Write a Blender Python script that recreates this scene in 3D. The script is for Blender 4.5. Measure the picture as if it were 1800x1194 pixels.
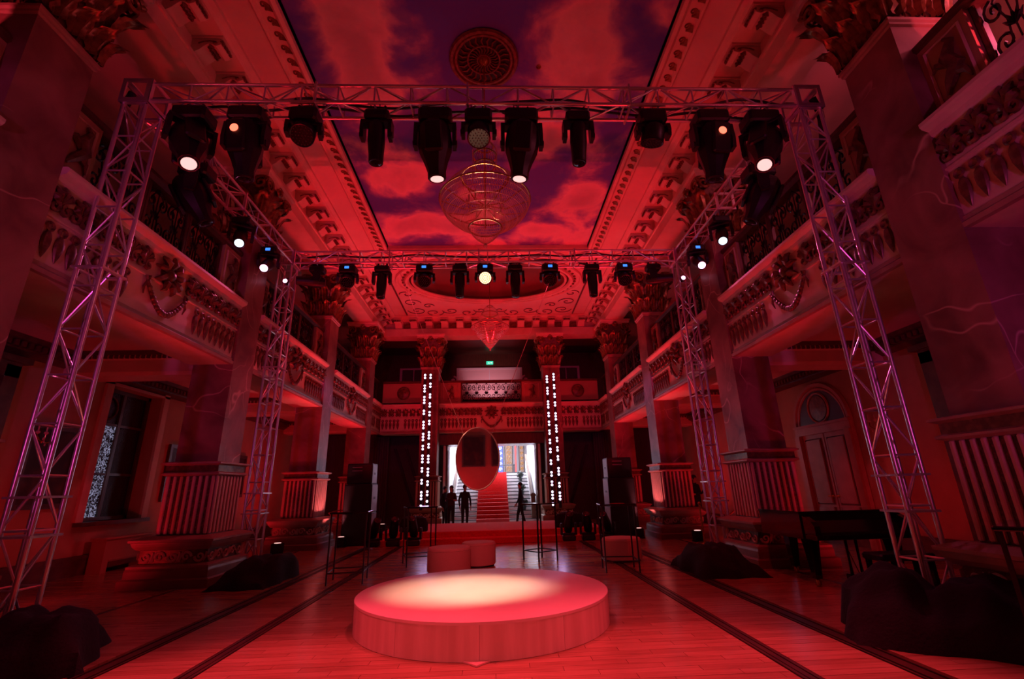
import bpy, math, random
from mathutils import Vector, Matrix
random.seed(11)
PI = math.pi
S = bpy.context.scene
COL = S.collection
for o in list(bpy.data.objects):
    bpy.data.objects.remove(o)

# ------------------------------------------------------------------ camera, world, exposure
def make_camera():
    f_px, pitch, yaw, roll = 818.7, .3102, .0432, .0263
    cp, sp = math.cos(pitch), math.sin(pitch)
    r, u, d = Vector((1, 0, 0)), Vector((0, -sp, cp)), Vector((0, cp, sp))
    r2 = r*math.cos(roll) - u*math.sin(roll)
    u2 = r*math.sin(roll) + u*math.cos(roll)
    Z = Matrix.Rotation(-yaw, 3, 'Z')
    r2, u2, d = Z @ r2, Z @ u2, Z @ d
    M = Matrix(((r2.x, u2.x, -d.x, .1), (r2.y, u2.y, -d.y, 0), (r2.z, u2.z, -d.z, 1.4), (0, 0, 0, 1)))
    cam = bpy.data.cameras.new('camera')
    cam.sensor_width = 36
    cam.lens = f_px/1800*36
    cam.clip_end = 200
    ob = bpy.data.objects.new('camera', cam)
    COL.objects.link(ob)
    ob.matrix_world = M
    S.camera = ob
make_camera()
W = bpy.data.worlds.new('night')
S.world = W
W.use_nodes = True
W.node_tree.nodes['Background'].inputs[0].default_value = (.02, .012, .02, 1)
W.node_tree.nodes['Background'].inputs[1].default_value = .15
S.view_settings.view_transform = 'Standard'
S.view_settings.look = 'None'
S.view_settings.gamma = 1
S.view_settings.use_curve_mapping = False
S.view_settings.exposure = -0.08
S.cycles.use_denoising = True
S.cycles.max_bounces = 4
S.cycles.diffuse_bounces = 2
S.cycles.glossy_bounces = 2
S.cycles.sample_clamp_indirect = 4
S.cycles.adaptive_threshold = .035

def lamp(name, kind, loc, energy, col, aim=None, size=.1, angle=60, blend=.4, sizey=None, parent=None):
    l = bpy.data.lights.new(name, kind)
    l.energy = energy
    l.color = col
    if kind == 'SPOT':
        l.spot_size = math.radians(angle); l.spot_blend = blend; l.shadow_soft_size = size
    elif kind == 'POINT':
        l.shadow_soft_size = size
    elif kind == 'AREA':
        l.shape = 'RECTANGLE'; l.size = size; l.size_y = sizey or size
    o = bpy.data.objects.new(name, l)
    COL.objects.link(o)
    o.location = loc
    if aim is not None:
        o.rotation_euler = (Vector(aim) - Vector(loc)).to_track_quat('-Z', 'Y').to_euler()
    return o

RED = (1, .012, .030)
CRIM = (1, .048, .105)
MAG = (.95, .09, .58)
VIO = (.55, .16, 1)
# wash spots with no fixtures, added to light the ceiling, trusses, aisles and rear wall
for sx in (-1, 1):
    lamp('hall_wash', 'SPOT', (sx*3.9, 12.2, .35), 1120, RED, (sx*.9, 13.5, 9), .12, 95, .8)
    lamp('hall_wash', 'SPOT', (sx*3.9, 16.6, .35), 760, RED, (sx*1.2, 18, 9), .12, 100, .8)
    lamp('hall_wash', 'SPOT', (sx*3.9, 6.6, .35), 430, RED, (sx*.9, 8.2, 9), .12, 95, .8)
    lamp('truss_wash', 'SPOT', (sx*2.4, -3.2, 2.2), 380, MAG, (sx*4.7, 5.3, 3.9), .15, 40, .8)
    lamp('aisle_wash', 'SPOT', (sx*6.3, 7.2, .2), 65, RED, (sx*7.6, 11.4, 3.2), .2, 120, .9)
    lamp('aisle_wash', 'SPOT', (sx*6.3, 12.2, .2), 62, RED, (sx*7.6, 15.0, 3.4), .2, 130, .9)
    lamp('aisle_wash', 'SPOT', (sx*6.3, 16.0, .2), 120, RED, (sx*7.0, 18.0, 3.8), .2, 140, .9)
    lamp('rear_wash', 'SPOT', (sx*2.4, -4.4, .3), 220, RED, (sx*1.0, -6, 3.8), .1, 100, .8)
lamp('front_wash', 'SPOT', (.3, -3.6, 4.8), 1350, (1, .085, .125), (-.1, 5.4, .2), .12, 33, .9)
lamp('gallery_wash', 'POINT', (7.3, 2.6, 7.2), 150, (1, .13, .26), None, .2)
# stairwell ceiling lamp, and an added spot that lights the foyer window
lamp('stair_lamp', 'AREA', (0, 25.6, 5.3), 900, (.86, .84, 1), (0, 24.6, 0), 2.4, sizey=2.4)
lamp('foyer_window_fill', 'SPOT', (-.1, 22.3, 6.0), 90, (1, .4, .5), (-.1, 24, 7.0), .2, 85, .5)

# ------------------------------------------------------------------ materials
MATS = {}
def nd(t, kind, **kw):
    n = t.nodes.new(kind)
    for k, v in kw.items():
        setattr(n, k, v)
    return n
def mat(name, base, rough=.55, metal=0, noise=None, bump=None, emit=None, coat=0, ior=None, trans=0, alpha=None):
    """noise=(scale, colour2, lo, hi[, stretch]); bump=(scale, strength)"""
    if name in MATS:
        return MATS[name]
    m = bpy.data.materials.new(name)
    m.use_nodes = True
    t = m.node_tree
    b = t.nodes['Principled BSDF']
    b.inputs['Base Color'].default_value = (*base, 1)
    b.inputs['Roughness'].default_value = rough
    b.inputs['Metallic'].default_value = metal
    if coat:
        b.inputs['Coat Weight'].default_value = coat
        b.inputs['Coat Roughness'].default_value = .12
    if trans:
        b.inputs['Transmission Weight'].default_value = trans
    if emit:
        b.inputs['Emission Color'].default_value = (*emit[0], 1)
        b.inputs['Emission Strength'].default_value = emit[1]
        m.cycles.emission_sampling = 'NONE'      # small lenses: lit by the lamps beside them
    if noise or bump:
        tc = nd(t, 'ShaderNodeTexCoord')
        mp = nd(t, 'ShaderNodeMapping')
        t.links.new(tc.outputs['Object'], mp.inputs['Vector'])
    if noise:
        sc, c2, lo, hi = noise[:4]
        if len(noise) > 4:
            mp.inputs['Scale'].default_value = noise[4]
        n = nd(t, 'ShaderNodeTexNoise')
        n.inputs['Scale'].default_value = sc
        n.inputs['Detail'].default_value = 5
        t.links.new(mp.outputs[0], n.inputs['Vector'])
        r = nd(t, 'ShaderNodeValToRGB')
        r.color_ramp.elements[0].position = lo
        r.color_ramp.elements[1].position = hi
        r.color_ramp.elements[0].color = (*base, 1)
        r.color_ramp.elements[1].color = (*c2, 1)
        t.links.new(n.outputs['Fac'], r.inputs['Fac'])
        t.links.new(r.outputs['Color'], b.inputs['Base Color'])
    if bump:
        n2 = nd(t, 'ShaderNodeTexNoise')
        n2.inputs['Scale'].default_value = bump[0]
        n2.inputs['Detail'].default_value = 4
        t.links.new(mp.outputs[0], n2.inputs['Vector'])
        bp = nd(t, 'ShaderNodeBump')
        bp.inputs['Strength'].default_value = bump[1]
        bp.inputs['Distance'].default_value = .02
        t.links.new(n2.outputs['Fac'], bp.inputs['Height'])
        t.links.new(bp.outputs[0], b.inputs['Normal'])
    MATS[name] = m
    return m

def marble_mat():
    m = mat('marble_brown', (.3, .16, .1), .42)
    t = m.node_tree
    b = t.nodes['Principled BSDF']
    tc = nd(t, 'ShaderNodeTexCoord')
    oi = nd(t, 'ShaderNodeObjectInfo')
    ad = nd(t, 'ShaderNodeVectorMath', operation='ADD')
    ml = nd(t, 'ShaderNodeVectorMath', operation='SCALE')
    cx = nd(t, 'ShaderNodeCombineXYZ')
    for k in range(3):
        t.links.new(oi.outputs['Random'], cx.inputs[k])
    ml.inputs['Scale'].default_value = 37
    t.links.new(cx.outputs[0], ml.inputs[0])
    t.links.new(tc.outputs['Object'], ad.inputs[0])
    t.links.new(ml.outputs[0], ad.inputs[1])
    n = nd(t, 'ShaderNodeTexNoise')
    n.inputs['Scale'].default_value = 1.6
    n.inputs['Detail'].default_value = 6
    n.inputs['Distortion'].default_value = .6
    t.links.new(ad.outputs[0], n.inputs['Vector'])
    r = nd(t, 'ShaderNodeValToRGB')
    e = r.color_ramp.elements
    e[0].position = .3; e[0].color = (.13, .055, .045, 1)
    e[1].position = .72; e[1].color = (.38, .21, .16, 1)
    t.links.new(n.outputs['Fac'], r.inputs['Fac'])
    # veins
    mx = nd(t, 'ShaderNodeVectorMath', operation='ADD')
    sc = nd(t, 'ShaderNodeVectorMath', operation='SCALE')
    sc.inputs['Scale'].default_value = .9
    t.links.new(ad.outputs[0], mx.inputs[0])
    t.links.new(sc.outputs[0], mx.inputs[1])
    v = nd(t, 'ShaderNodeTexVoronoi', feature='DISTANCE_TO_EDGE')
    v.inputs['Scale'].default_value = .8
    t.links.new(mx.outputs[0], v.inputs['Vector'])
    r2 = nd(t, 'ShaderNodeValToRGB')
    r2.color_ramp.elements[0].position = 0; r2.color_ramp.elements[0].color = (1, 1, 1, 1)
    r2.color_ramp.elements[1].position = .011; r2.color_ramp.elements[1].color = (0, 0, 0, 1)
    t.links.new(v.outputs['Distance'], r2.inputs['Fac'])
    n3 = nd(t, 'ShaderNodeTexNoise')
    n3.inputs['Scale'].default_value = 1.1
    t.links.new(ad.outputs[0], n3.inputs['Vector'])
    t.links.new(n3.outputs['Color'], sc.inputs[0])
    r3 = nd(t, 'ShaderNodeValToRGB')
    r3.color_ramp.elements[0].position = .45; r3.color_ramp.elements[1].position = .62
    t.links.new(n3.outputs['Fac'], r3.inputs['Fac'])
    mu = nd(t, 'ShaderNodeMath', operation='MULTIPLY')
    t.links.new(r2.outputs['Color'], mu.inputs[0]); t.links.new(r3.outputs['Color'], mu.inputs[1])
    mixn = nd(t, 'ShaderNodeMix', data_type='RGBA')
    t.links.new(mu.outputs[0], mixn.inputs['Factor'])
    t.links.new(r.outputs['Color'], mixn.inputs[6])
    mixn.inputs[7].default_value = (.62, .42, .33, 1)
    t.links.new(mixn.outputs[2], b.inputs['Base Color'])
    return m
MARBLE = marble_mat()

def wood_floor_mat():
    m = mat('parquet_oak', (.4, .22, .11), .26, coat=.25)
    t = m.node_tree
    b = t.nodes['Principled BSDF']
    g = nd(t, 'ShaderNodeNewGeometry'); oi = nd(t, 'ShaderNodeObjectInfo')
    a = nd(t, 'ShaderNodeMath', operation='ADD'); fr = nd(t, 'ShaderNodeMath', operation='FRACT')
    t.links.new(g.outputs['Random Per Island'], a.inputs[0]); t.links.new(oi.outputs['Random'], a.inputs[1])
    t.links.new(a.outputs[0], fr.inputs[0])
    mp = nd(t, 'ShaderNodeMapping'); mp.inputs['Scale'].default_value = (1.2, 14, 1)
    t.links.new(g.outputs['Position'], mp.inputs['Vector'])
    n = nd(t, 'ShaderNodeTexNoise'); n.inputs['Scale'].default_value = 2.2; n.inputs['Detail'].default_value = 5
    t.links.new(mp.outputs[0], n.inputs['Vector'])
    mix = nd(t, 'ShaderNodeMath', operation='MULTIPLY_ADD')
    t.links.new(fr.outputs[0], mix.inputs[0]); mix.inputs[1].default_value = .34
    t.links.new(n.outputs['Fac'], mix.inputs[2])
    r = nd(t, 'ShaderNodeValToRGB')
    r.color_ramp.elements[0].position = .3; r.color_ramp.elements[0].color = (.28, .14, .065, 1)
    r.color_ramp.elements[1].position = 1; r.color_ramp.elements[1].color = (.5, .29, .155, 1)
    t.links.new(mix.outputs[0], r.inputs['Fac'])
    t.links.new(r.outputs['Color'], b.inputs['Base Color'])
    return m
PARQUET = wood_floor_mat()

def sky_mat():
    """mural: painted cumulus banks (positions on the panel in metres) broken up by noise"""
    m = mat('painted_sky', (.1, .12, .4), .85)
    t = m.node_tree
    b = t.nodes['Principled BSDF']
    tc = nd(t, 'ShaderNodeTexCoord')
    n = nd(t, 'ShaderNodeTexNoise'); n.inputs['Scale'].default_value = .75; n.inputs['Detail'].default_value = 7
    n.inputs['Roughness'].default_value = .55; n.inputs['Distortion'].default_value = .3
    t.links.new(tc.outputs['Object'], n.inputs['Vector'])
    acc = n.outputs['Fac']
    for cx, cy, rx, ry, w in ((-2.3, 6.6, .8, 1.6, .3), (1.9, 6.9, .75, 1.7, .32), (0, 6.2, 1.0, 1.6, -.34), (-2.2, 10.2, 1.0, 1.6, .26), (-1.35, 8.6, .5, .9, -.2), (1.3, 8.9, .9, .8, .22),
                              (2.6, 11.0, .8, 1.6, .22), (1.2, 10.6, .8, .7, -.2), (-.9, 12.4, 1.2, .8, .2), (1.4, 12.9, 1.0, .7, .18), (.2, 11.4, .7, .5, -.1), (2.9, 8.3, .4, 1.0, -.15), (-2.4, 12.6, 1.2, 1.0, .2), (2.7, 13.0, 1.0, .9, .2), (.1, 13.5, 1.2, .4, .16)):
        sb = nd(t, 'ShaderNodeVectorMath', operation='SUBTRACT'); sb.inputs[1].default_value = (cx, cy, 0)
        dv = nd(t, 'ShaderNodeVectorMath', operation='MULTIPLY'); dv.inputs[1].default_value = (1/rx, 1/ry, 0)
        ln = nd(t, 'ShaderNodeVectorMath', operation='LENGTH')
        mr = nd(t, 'ShaderNodeMapRange', interpolation_type='SMOOTHSTEP')
        mr.inputs['From Min'].default_value = 0; mr.inputs['From Max'].default_value = 1.35
        mr.inputs['To Min'].default_value = w; mr.inputs['To Max'].default_value = 0
        ad = nd(t, 'ShaderNodeMath', operation='ADD')
        t.links.new(tc.outputs['Object'], sb.inputs[0]); t.links.new(sb.outputs[0], dv.inputs[0]); t.links.new(dv.outputs[0], ln.inputs[0])
        t.links.new(ln.outputs['Value'], mr.inputs['Value']); t.links.new(mr.outputs[0], ad.inputs[0]); t.links.new(acc, ad.inputs[1])
        acc = ad.outputs[0]
    r = nd(t, 'ShaderNodeValToRGB')
    e = r.color_ramp.elements
    e[0].position = .44; e[0].color = (.09, .10, .52, 1)
    e[1].position = .66; e[1].color = (.72, .6, .56, 1)
    x = e.new(.53); x.color = (.2, .17, .5, 1)
    y = e.new(.85); y.color = (.5, .42, .42, 1)
    t.links.new(acc, r.inputs['Fac'])
    t.links.new(r.outputs['Color'], b.inputs['Base Color'])
    return m
SKY = sky_mat()

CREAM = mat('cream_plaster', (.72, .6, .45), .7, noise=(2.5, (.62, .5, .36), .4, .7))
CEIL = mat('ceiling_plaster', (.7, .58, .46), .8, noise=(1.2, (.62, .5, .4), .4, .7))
OCHRE = mat('wall_ochre', (.5, .33, .2), .75, noise=(1.5, (.42, .27, .16), .4, .7))
DARKTRIM = mat('dark_moulding', (.09, .045, .035), .45, noise=(6, (.15, .08, .05), .4, .7))
GILT = mat('gilt_bronze', (.34, .2, .08), .36, .6, noise=(9, (.13, .07, .035), .4, .65))
BRONZE = mat('dark_bronze_relief', (.12, .06, .035), .38, .35, noise=(14, (.22, .11, .06), .42, .62))
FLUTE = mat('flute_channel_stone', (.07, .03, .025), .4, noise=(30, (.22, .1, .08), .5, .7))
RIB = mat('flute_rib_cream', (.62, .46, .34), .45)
BASE = mat('pedestal_stone', (.42, .28, .2), .4, noise=(3, (.3, .2, .14), .4, .7))
STEPM = mat('plinth_stone', (.22, .12, .09), .4, noise=(3, (.3, .18, .13), .4, .7))
ALU = mat('truss_aluminium', (.78, .76, .8), .3, .8)
BLACK = mat('black_fixture', (.005, .005, .006), .45, noise=(20, (.009, .009, .01), .4, .6))
BLACKGLOSS = mat('black_lacquer', (.008, .006, .006), .08, coat=.5)
BLACKMET = mat('black_steel', (.012, .012, .014), .35, .3)
CLOTH = mat('black_drape', (.0035, .0035, .005), .9, bump=(30, .4))
LENSOFF = mat('lens_glass_dark', (.004, .004, .006), .12)
PINKWHITE = mat('lens_lit_pink', (1, .8, .75), .3, emit=((1, .55, .5), 1.3))
WARMWHITE = mat('lens_lit_warm', (1, .8, .6), .3, emit=((1, .72, .42), 4))
COOLWHITE = mat('lens_lit_cool', (.8, .95, 1), .3, emit=((.6, .88, 1), 2))
REDLENS = mat('lens_lit_red', (1, .3, .2), .3, emit=((1, .13, .07), 3))
HOTPINK = mat('lens_lit_hot_pink', (1, .8, .9), .3, emit=((1, .42, .66), 4.5))
LEDW = mat('led_violet_white', (.9, .85, 1), .3, emit=((.86, .66, 1), 5))
WARMDIM = mat('led_face_warm', (1, .5, .3), .3, emit=((1, .34, .16), 1.5))
FANGLASS = mat('fanlight_glass', (.05, .025, .02), .45)
BLUELED = mat('blue_display', (.02, .1, .6), .3, emit=((.04, .22, 1), 1.6))
LEDDOT = mat('led_emitter_unlit', (.06, .06, .07), .3, .1)
GREEN = mat('exit_green', (.02, .35, .2), .5, emit=((.05, .7, .45), 1.2))
WHITEP = mat('white_print', (.9, .9, .9), .5, emit=((.8, 1, .9), 1.0))
CARPET = mat('red_carpet', (.6, .035, .035), .9, bump=(60, .4), noise=(25, (.46, .025, .03), .4, .7))
WMARBLE = mat('white_marble', (.8, .79, .8), .3, noise=(3, (.7, .69, .72), .5, .65))
WPLAST = mat('white_wall', (.78, .77, .8), .7)
VELVET = mat('pouf_felt', (.7, .45, .35), .85, bump=(70, .25))
VENEER = mat('stage_veneer', (.74, .58, .44), .45, noise=(3, (.62, .46, .33), .38, .66, (3, 3, .35)))
VENEERTOP = mat('stage_top_paint', (.76, .63, .5), .4, noise=(1.3, (.66, .53, .42), .4, .7))
GLASSDARK = mat('dark_patterned_glass', (.015, .015, .022), .12, bump=(26, 1.0))
WOODDARK = mat('dark_walnut', (.07, .035, .022), .35, noise=(3, (.11, .05, .03), .4, .7, (6, 6, 1)))
DOORM = mat('door_paint', (.5, .33, .22), .45, noise=(4, (.42, .27, .18), .4, .7))
CANVAS = mat('dark_oil_painting', (.03, .02, .016), .5, noise=(2.2, (.13, .06, .035), .5, .75))
MIRROR = mat('mirror_silver', (.85, .83, .83), .02, 1)
RIMW = mat('mirror_rim_pale', (.92, .85, .78), .3, .2)
BRASS = mat('brass', (.7, .45, .15), .25, 1)
CRYSTAL = mat('crystal_strand', (.78, .62, .55), .12, .2, coat=.6)
GREYDRAPE = mat('grey_panel', (.08, .08, .09), .7, noise=(4, (.11, .11, .12), .4, .7, (8, 8, 1)))
FABRIC = mat('dark_clothes', (.012, .011, .014), .85)
FABRIC2 = mat('maroon_clothes', (.05, .02, .025), .85)
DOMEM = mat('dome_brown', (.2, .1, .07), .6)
STEPSHADE = mat('step_shade_line', (.06, .06, .07), .4)
SKIN = mat('skin', (.45, .27, .2), .55)
HAIR = mat('dark_hair', (.01, .008, .007), .6)
RADIATOR = mat('radiator_cover_paint', (.46, .3, .19), .6)
SPKMET = mat('speaker_grille', (.007, .007, .008), .6, bump=(160, .6))
SPKSIDE = mat('speaker_side', (.22, .21, .24), .45)
LEAFD = mat('dark_leaf', (.012, .018, .012), .6)
BLUESCR = mat('blue_fretwork', (.07, .1, .42), .5)
BROWNSCR = mat('brown_fretwork', (.16, .1, .07), .5)
REDTUBE = mat('red_tube', (.7, .04, .04), .4, emit=((1, .04, .03), 1.5))
ROPE = mat('stanchion_rope', (.5, .12, .05), .7)

def glint_painted_glass():
    """patterned glass with glints painted in as emissive specks"""
    m = mat('painted_glint_glass', (.015, .015, .022), .12, bump=(26, 1.0))
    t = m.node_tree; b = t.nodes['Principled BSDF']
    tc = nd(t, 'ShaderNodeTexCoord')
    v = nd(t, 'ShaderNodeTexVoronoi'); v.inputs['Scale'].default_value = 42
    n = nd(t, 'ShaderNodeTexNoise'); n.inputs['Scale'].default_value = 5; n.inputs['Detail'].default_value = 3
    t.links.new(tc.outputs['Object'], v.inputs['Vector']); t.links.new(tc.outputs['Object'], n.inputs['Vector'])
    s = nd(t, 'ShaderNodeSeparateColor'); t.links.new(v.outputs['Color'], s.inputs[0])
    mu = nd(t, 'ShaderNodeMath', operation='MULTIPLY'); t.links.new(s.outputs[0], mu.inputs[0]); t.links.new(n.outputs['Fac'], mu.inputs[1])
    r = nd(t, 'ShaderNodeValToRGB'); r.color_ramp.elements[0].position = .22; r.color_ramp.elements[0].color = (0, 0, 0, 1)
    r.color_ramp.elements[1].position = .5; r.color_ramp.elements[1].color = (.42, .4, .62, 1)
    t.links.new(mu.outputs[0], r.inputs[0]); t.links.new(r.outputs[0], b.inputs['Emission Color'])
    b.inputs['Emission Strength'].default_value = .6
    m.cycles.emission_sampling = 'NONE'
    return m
SPARK = glint_painted_glass()
# ------------------------------------------------------------------ mesh helpers
class MB:
    def __init__(s):
        s.v = []; s.f = []
    def add(s, vs, fs):
        n = len(s.v)
        s.v += [tuple(p) for p in vs]
        s.f += [tuple(i + n for i in q) for q in fs]
        return s
    def box(s, x0, x1, y0, y1, z0, z1):
        return s.add([(x0, y0, z0), (x1, y0, z0), (x1, y1, z0), (x0, y1, z0), (x0, y0, z1), (x1, y0, z1), (x1, y1, z1), (x0, y1, z1)],
                     [(0, 3, 2, 1), (4, 5, 6, 7), (0, 1, 5, 4), (1, 2, 6, 5), (2, 3, 7, 6), (3, 0, 4, 7)])
    def cbox(s, x0, x1, y0, y1, z0, z1, c=.02):
        """box with its vertical edges and its rims cut"""
        def ring(z, i):
            a, b, d, e = x0 + i, x1 - i, y0 + i, y1 - i
            return [(a + c, d, z), (b - c, d, z), (b, d + c, z), (b, e - c, z), (b - c, e, z), (a + c, e, z), (a, e - c, z), (a, d + c, z)]
        vs = ring(z0, c*.7) + ring(z0 + c, 0) + ring(z1 - c, 0) + ring(z1, c*.7)
        fs = [tuple(range(7, -1, -1)), tuple(range(24, 32))]
        for k in range(3):
            for i in range(8):
                j = (i + 1) % 8
                fs.append((k*8 + i, k*8 + j, k*8 + 8 + j, k*8 + 8 + i))
        return s.add(vs, fs)
    def tube(s, pts, r, n=6, closed=False, caps=True):
        pts = [Vector(p) for p in pts]
        m = len(pts)
        rs = r if isinstance(r, (list, tuple)) else [r]*m
        up = None
        vs = []
        for i, p in enumerate(pts):
            if closed:
                t = pts[(i + 1) % m] - pts[i - 1]
            else:
                t = pts[min(i + 1, m - 1)] - pts[max(i - 1, 0)]
            t = t.normalized() if t.length > 1e-9 else Vector((0, 0, 1))
            if up is None:
                up = Vector((0, 0, 1)) if abs(t.z) < .9 else Vector((1, 0, 0))
            a = t.cross(up)
            if a.length < 1e-6:
                a = t.cross(Vector((1, .3, .2)))
            a.normalize()
            b = a.cross(t).normalized()
            up = b
            for k in range(n):
                an = 2*PI*k/n
                vs.append(p + (a*math.cos(an) + b*math.sin(an))*rs[i])
        fs = []
        for i in range(m if closed else m - 1):
            for k in range(n):
                q = (k + 1) % n
                j = (i + 1) % m
                fs.append((i*n + k, i*n + q, j*n + q, j*n + k))
        if caps and not closed:
            fs.append(tuple(range(n - 1, -1, -1)))
            fs.append(tuple((m - 1)*n + k for k in range(n)))
        return s.add(vs, fs)
    def lathe(s, prof, n=16, c=(0, 0, 0), sx=1, sy=1, cap=True):
        vs = []
        for r, z in prof:
            for k in range(n):
                a = 2*PI*k/n
                vs.append((c[0] + r*sx*math.cos(a), c[1] + r*sy*math.sin(a), c[2] + z))
        fs = []
        for i in range(len(prof) - 1):
            for k in range(n):
                q = (k + 1) % n
                fs.append((i*n + k, i*n + q, (i + 1)*n + q, (i + 1)*n + k))
        if cap:
            fs.append(tuple(range(n - 1, -1, -1)))
            fs.append(tuple((len(prof) - 1)*n + k for k in range(n)))
        return s.add(vs, fs)
    def square(s, prof, hx=0, hy=0):
        """square lathe: prof of (half width, z); hx, hy widen each side"""
        vs = []
        for h, z in prof:
            a, b = h + hx, h + hy
            vs += [(-a, -b, z), (a, -b, z), (a, b, z), (-a, b, z)]
        fs = [(3, 2, 1, 0)]
        for i in range(len(prof) - 1):
            for k in range(4):
                q = (k + 1) % 4
                fs.append((i*4 + k, i*4 + q, i*4 + 4 + q, i*4 + 4 + k))
        n = len(prof)*4
        fs.append((n - 4, n - 3, n - 2, n - 1))
        return s.add(vs, fs)
    def prism(s, poly, a, b, axis='x'):
        """poly in the plane across AXIS, run from a to b"""
        def p3(u, v, w):
            return {'x': (w, u, v), 'y': (u, w, v), 'z': (u, v, w)}[axis]
        n = len(poly)
        vs = [p3(u, v, a) for u, v in poly] + [p3(u, v, b) for u, v in poly]
        fs = [tuple(range(n - 1, -1, -1)), tuple(range(n, 2*n))]
        for i in range(n):
            j = (i + 1) % n
            fs.append((i, j, n + j, n + i))
        return s.add(vs, fs)
    def sphere(s, c, r, n=10, m=6, sx=1, sy=1, sz=1):
        prof = [(max(1e-4, math.sin(PI*i/m))*r, -math.cos(PI*i/m)*r*sz) for i in range(m + 1)]
        return s.lathe(prof, n, c, sx, sy)
    def xf(s, M):
        s.v = [tuple(M @ Vector(p)) for p in s.v]
        return s
    def mesh(s, name, material, smooth=True, ang=38):
        me = bpy.data.meshes.new(name)
        me.from_pydata(s.v, [], s.f)
        me.materials.append(material)
        if smooth:
            me.shade_smooth()
            me.set_sharp_from_angle(angle=math.radians(ang))
        me.validate()
        return me

def tag(o, label=None, cat=None, group=None, kind=None):
    if label: o['label'] = label
    if cat: o['category'] = cat
    if group: o['group'] = group
    if kind: o['kind'] = kind
    return o
def thing(name, label, cat, loc=(0, 0, 0), rz=0, group=None, kind=None):
    o = bpy.data.objects.new(name, None)
    o.empty_display_size = .1
    COL.objects.link(o)
    o.location = loc
    o.rotation_euler = (0, 0, rz)
    return tag(o, label, cat, group, kind)
def P(name, me, parent=None, loc=None, rot=None, scale=None, M=None, label=None, kind=None):
    o = bpy.data.objects.new(name, me)
    COL.objects.link(o)
    if parent: o.parent = parent
    if M is not None:
        o.matrix_basis = M
    else:
        if loc: o.location = loc
        if rot: o.rotation_euler = rot
        if scale: o.scale = scale
    if label: o['label'] = label
    if kind: o['kind'] = kind
    return o
def part(name, mb, material, parent=None, smooth=True, **kw):
    return P(name, mb.mesh(name, material, smooth), parent, **kw)
def struct(name, mb, material, label, cat, smooth=True, **kw):
    o = part(name, mb, material, None, smooth, **kw)
    return tag(o, label, cat, kind='structure')
def copy_tree(o, parent=None):
    c = o.copy()
    COL.objects.link(c)
    c.parent = parent
    for ch in o.children:
        copy_tree(ch, c)
    return c
def spiral(cx, cz, r0, turns, a0, n=22, flip=1, y=0, shrink=.12):
    pts = []
    for i in range(n + 1):
        t = i/n
        a = a0 + flip*turns*2*PI*t
        r = r0*(1 - t*(1 - shrink))
        pts.append((cx + r*math.cos(a), y, cz + r*math.sin(a)))
    return pts
SIDE = {-1: 'window side', 1: 'piano side'}
# ------------------------------------------------------------------ the setting: floor
XI, CW = 4.9, .75            # inner face of the column rows, column width
XC = XI + CW/2
YF = [4.0, 8.87, 13.74, 18.61]
floor = struct('floor', MB().box(-9, 9, -6.2, 30, -.4, -.022), DARKTRIM, 'parquet floor of the ballroom with dark inlaid border lines', 'floor', False)
def planks():
    unit = MB().box(-.5, .5, -.5, .5, -1, 0).mesh('floor_plank', PARQUET, False)
    far = MB()
    rows = []
    y = 3.3
    k = 0
    n = 0
    while y < 21:
        wd = .105
        off = (k % 3)*.27
        # central field
        for x0, x1 in ((-2.37, 2.37), (-3.22, -2.53), (2.53, 3.22), (-8.1, -3.46), (3.46, 8.1)):
            if abs(x0) > 3.3 and abs(x1) > 3.3 and not (y < 21):
                continue
            x = x0 - (off if x1 - x0 > 1 else 0)
            ln = .82 if x1 - x0 > 1 else (x1 - x0)
            while x < x1 - 1e-4:
                a, b = max(x, x0), min(x + ln, x1)
                if b - a > .02:
                    dz = random.uniform(-.0012, 0)
                    if n < 300 and x0 == -2.37 and not (5.2 < y < 6.9 and abs((a + b)/2) < .8):
                        P('floor_plank', unit, floor, ((a + b)/2, y + wd/2, dz), scale=(b - a - .004, wd - .004, .02))
                        n += 1
                    else:
                        far.box(a + .002, b - .002, y + .002, y + wd - .002, -.02, dz)
                x += ln
        y += wd
        k += 1
    far.box(-8.1, 8.1, -6, 3.3, -.02, -.001).box(-8.1, 8.1, 21, 23, -.02, -.001)
    part('floor_planks', far, PARQUET, floor, False, kind='stuff')
planks()
INLAY = mat('dark_inlay_wood', (.05, .022, .015), .3, noise=(3, (.08, .035, .02), .4, .7))
for sx in (-1, 1):
    for xo, w in ((2.40, .03), (2.45, .05), (2.505, .03), (3.25, .02), (3.33, .085), (3.41, .02), (5.0, .07)):
        part('inlay_strip', MB().box(sx*xo - w/2, sx*xo + w/2, 2.5, 20.9, -.018, .0015), INLAY, floor, False)

# ------------------------------------------------------------------ ceiling
ZC = 9.0
cb = MB()
cb.box(-4.4, -3.3, -6, 14.2, ZC, ZC + .3).box(3.3, 4.4, -6, 14.2, ZC, ZC + .3).box(-3.3, 3.3, 13.8, 14.2, ZC, ZC + .3)
EY, EA, EB = 16.35, 3.05, 1.85
def rect_hit(a):
    dx, dy = math.cos(a), math.sin(a)
    tx = 4.4/abs(dx) if abs(dx) > 1e-6 else 1e9
    lim = (20.9 - EY) if dy > 0 else (EY - 14.2)
    ty = lim/abs(dy) if abs(dy) > 1e-6 else 1e9
    t = min(tx, ty)
    return (dx*t, EY + dy*t)
angs = sorted([2*PI*k/72 for k in range(72)] + [math.atan2(20.9 - EY, 4.4), math.atan2(20.9 - EY, -4.4), math.atan2(14.2 - EY, 4.4) + 2*PI, math.atan2(14.2 - EY, -4.4) + 2*PI])
vs = []
for a in angs:
    vs.append((EA*math.cos(a), EY + EB*math.sin(a), ZC))
    vs.append((*rect_hit(a), ZC))
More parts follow.
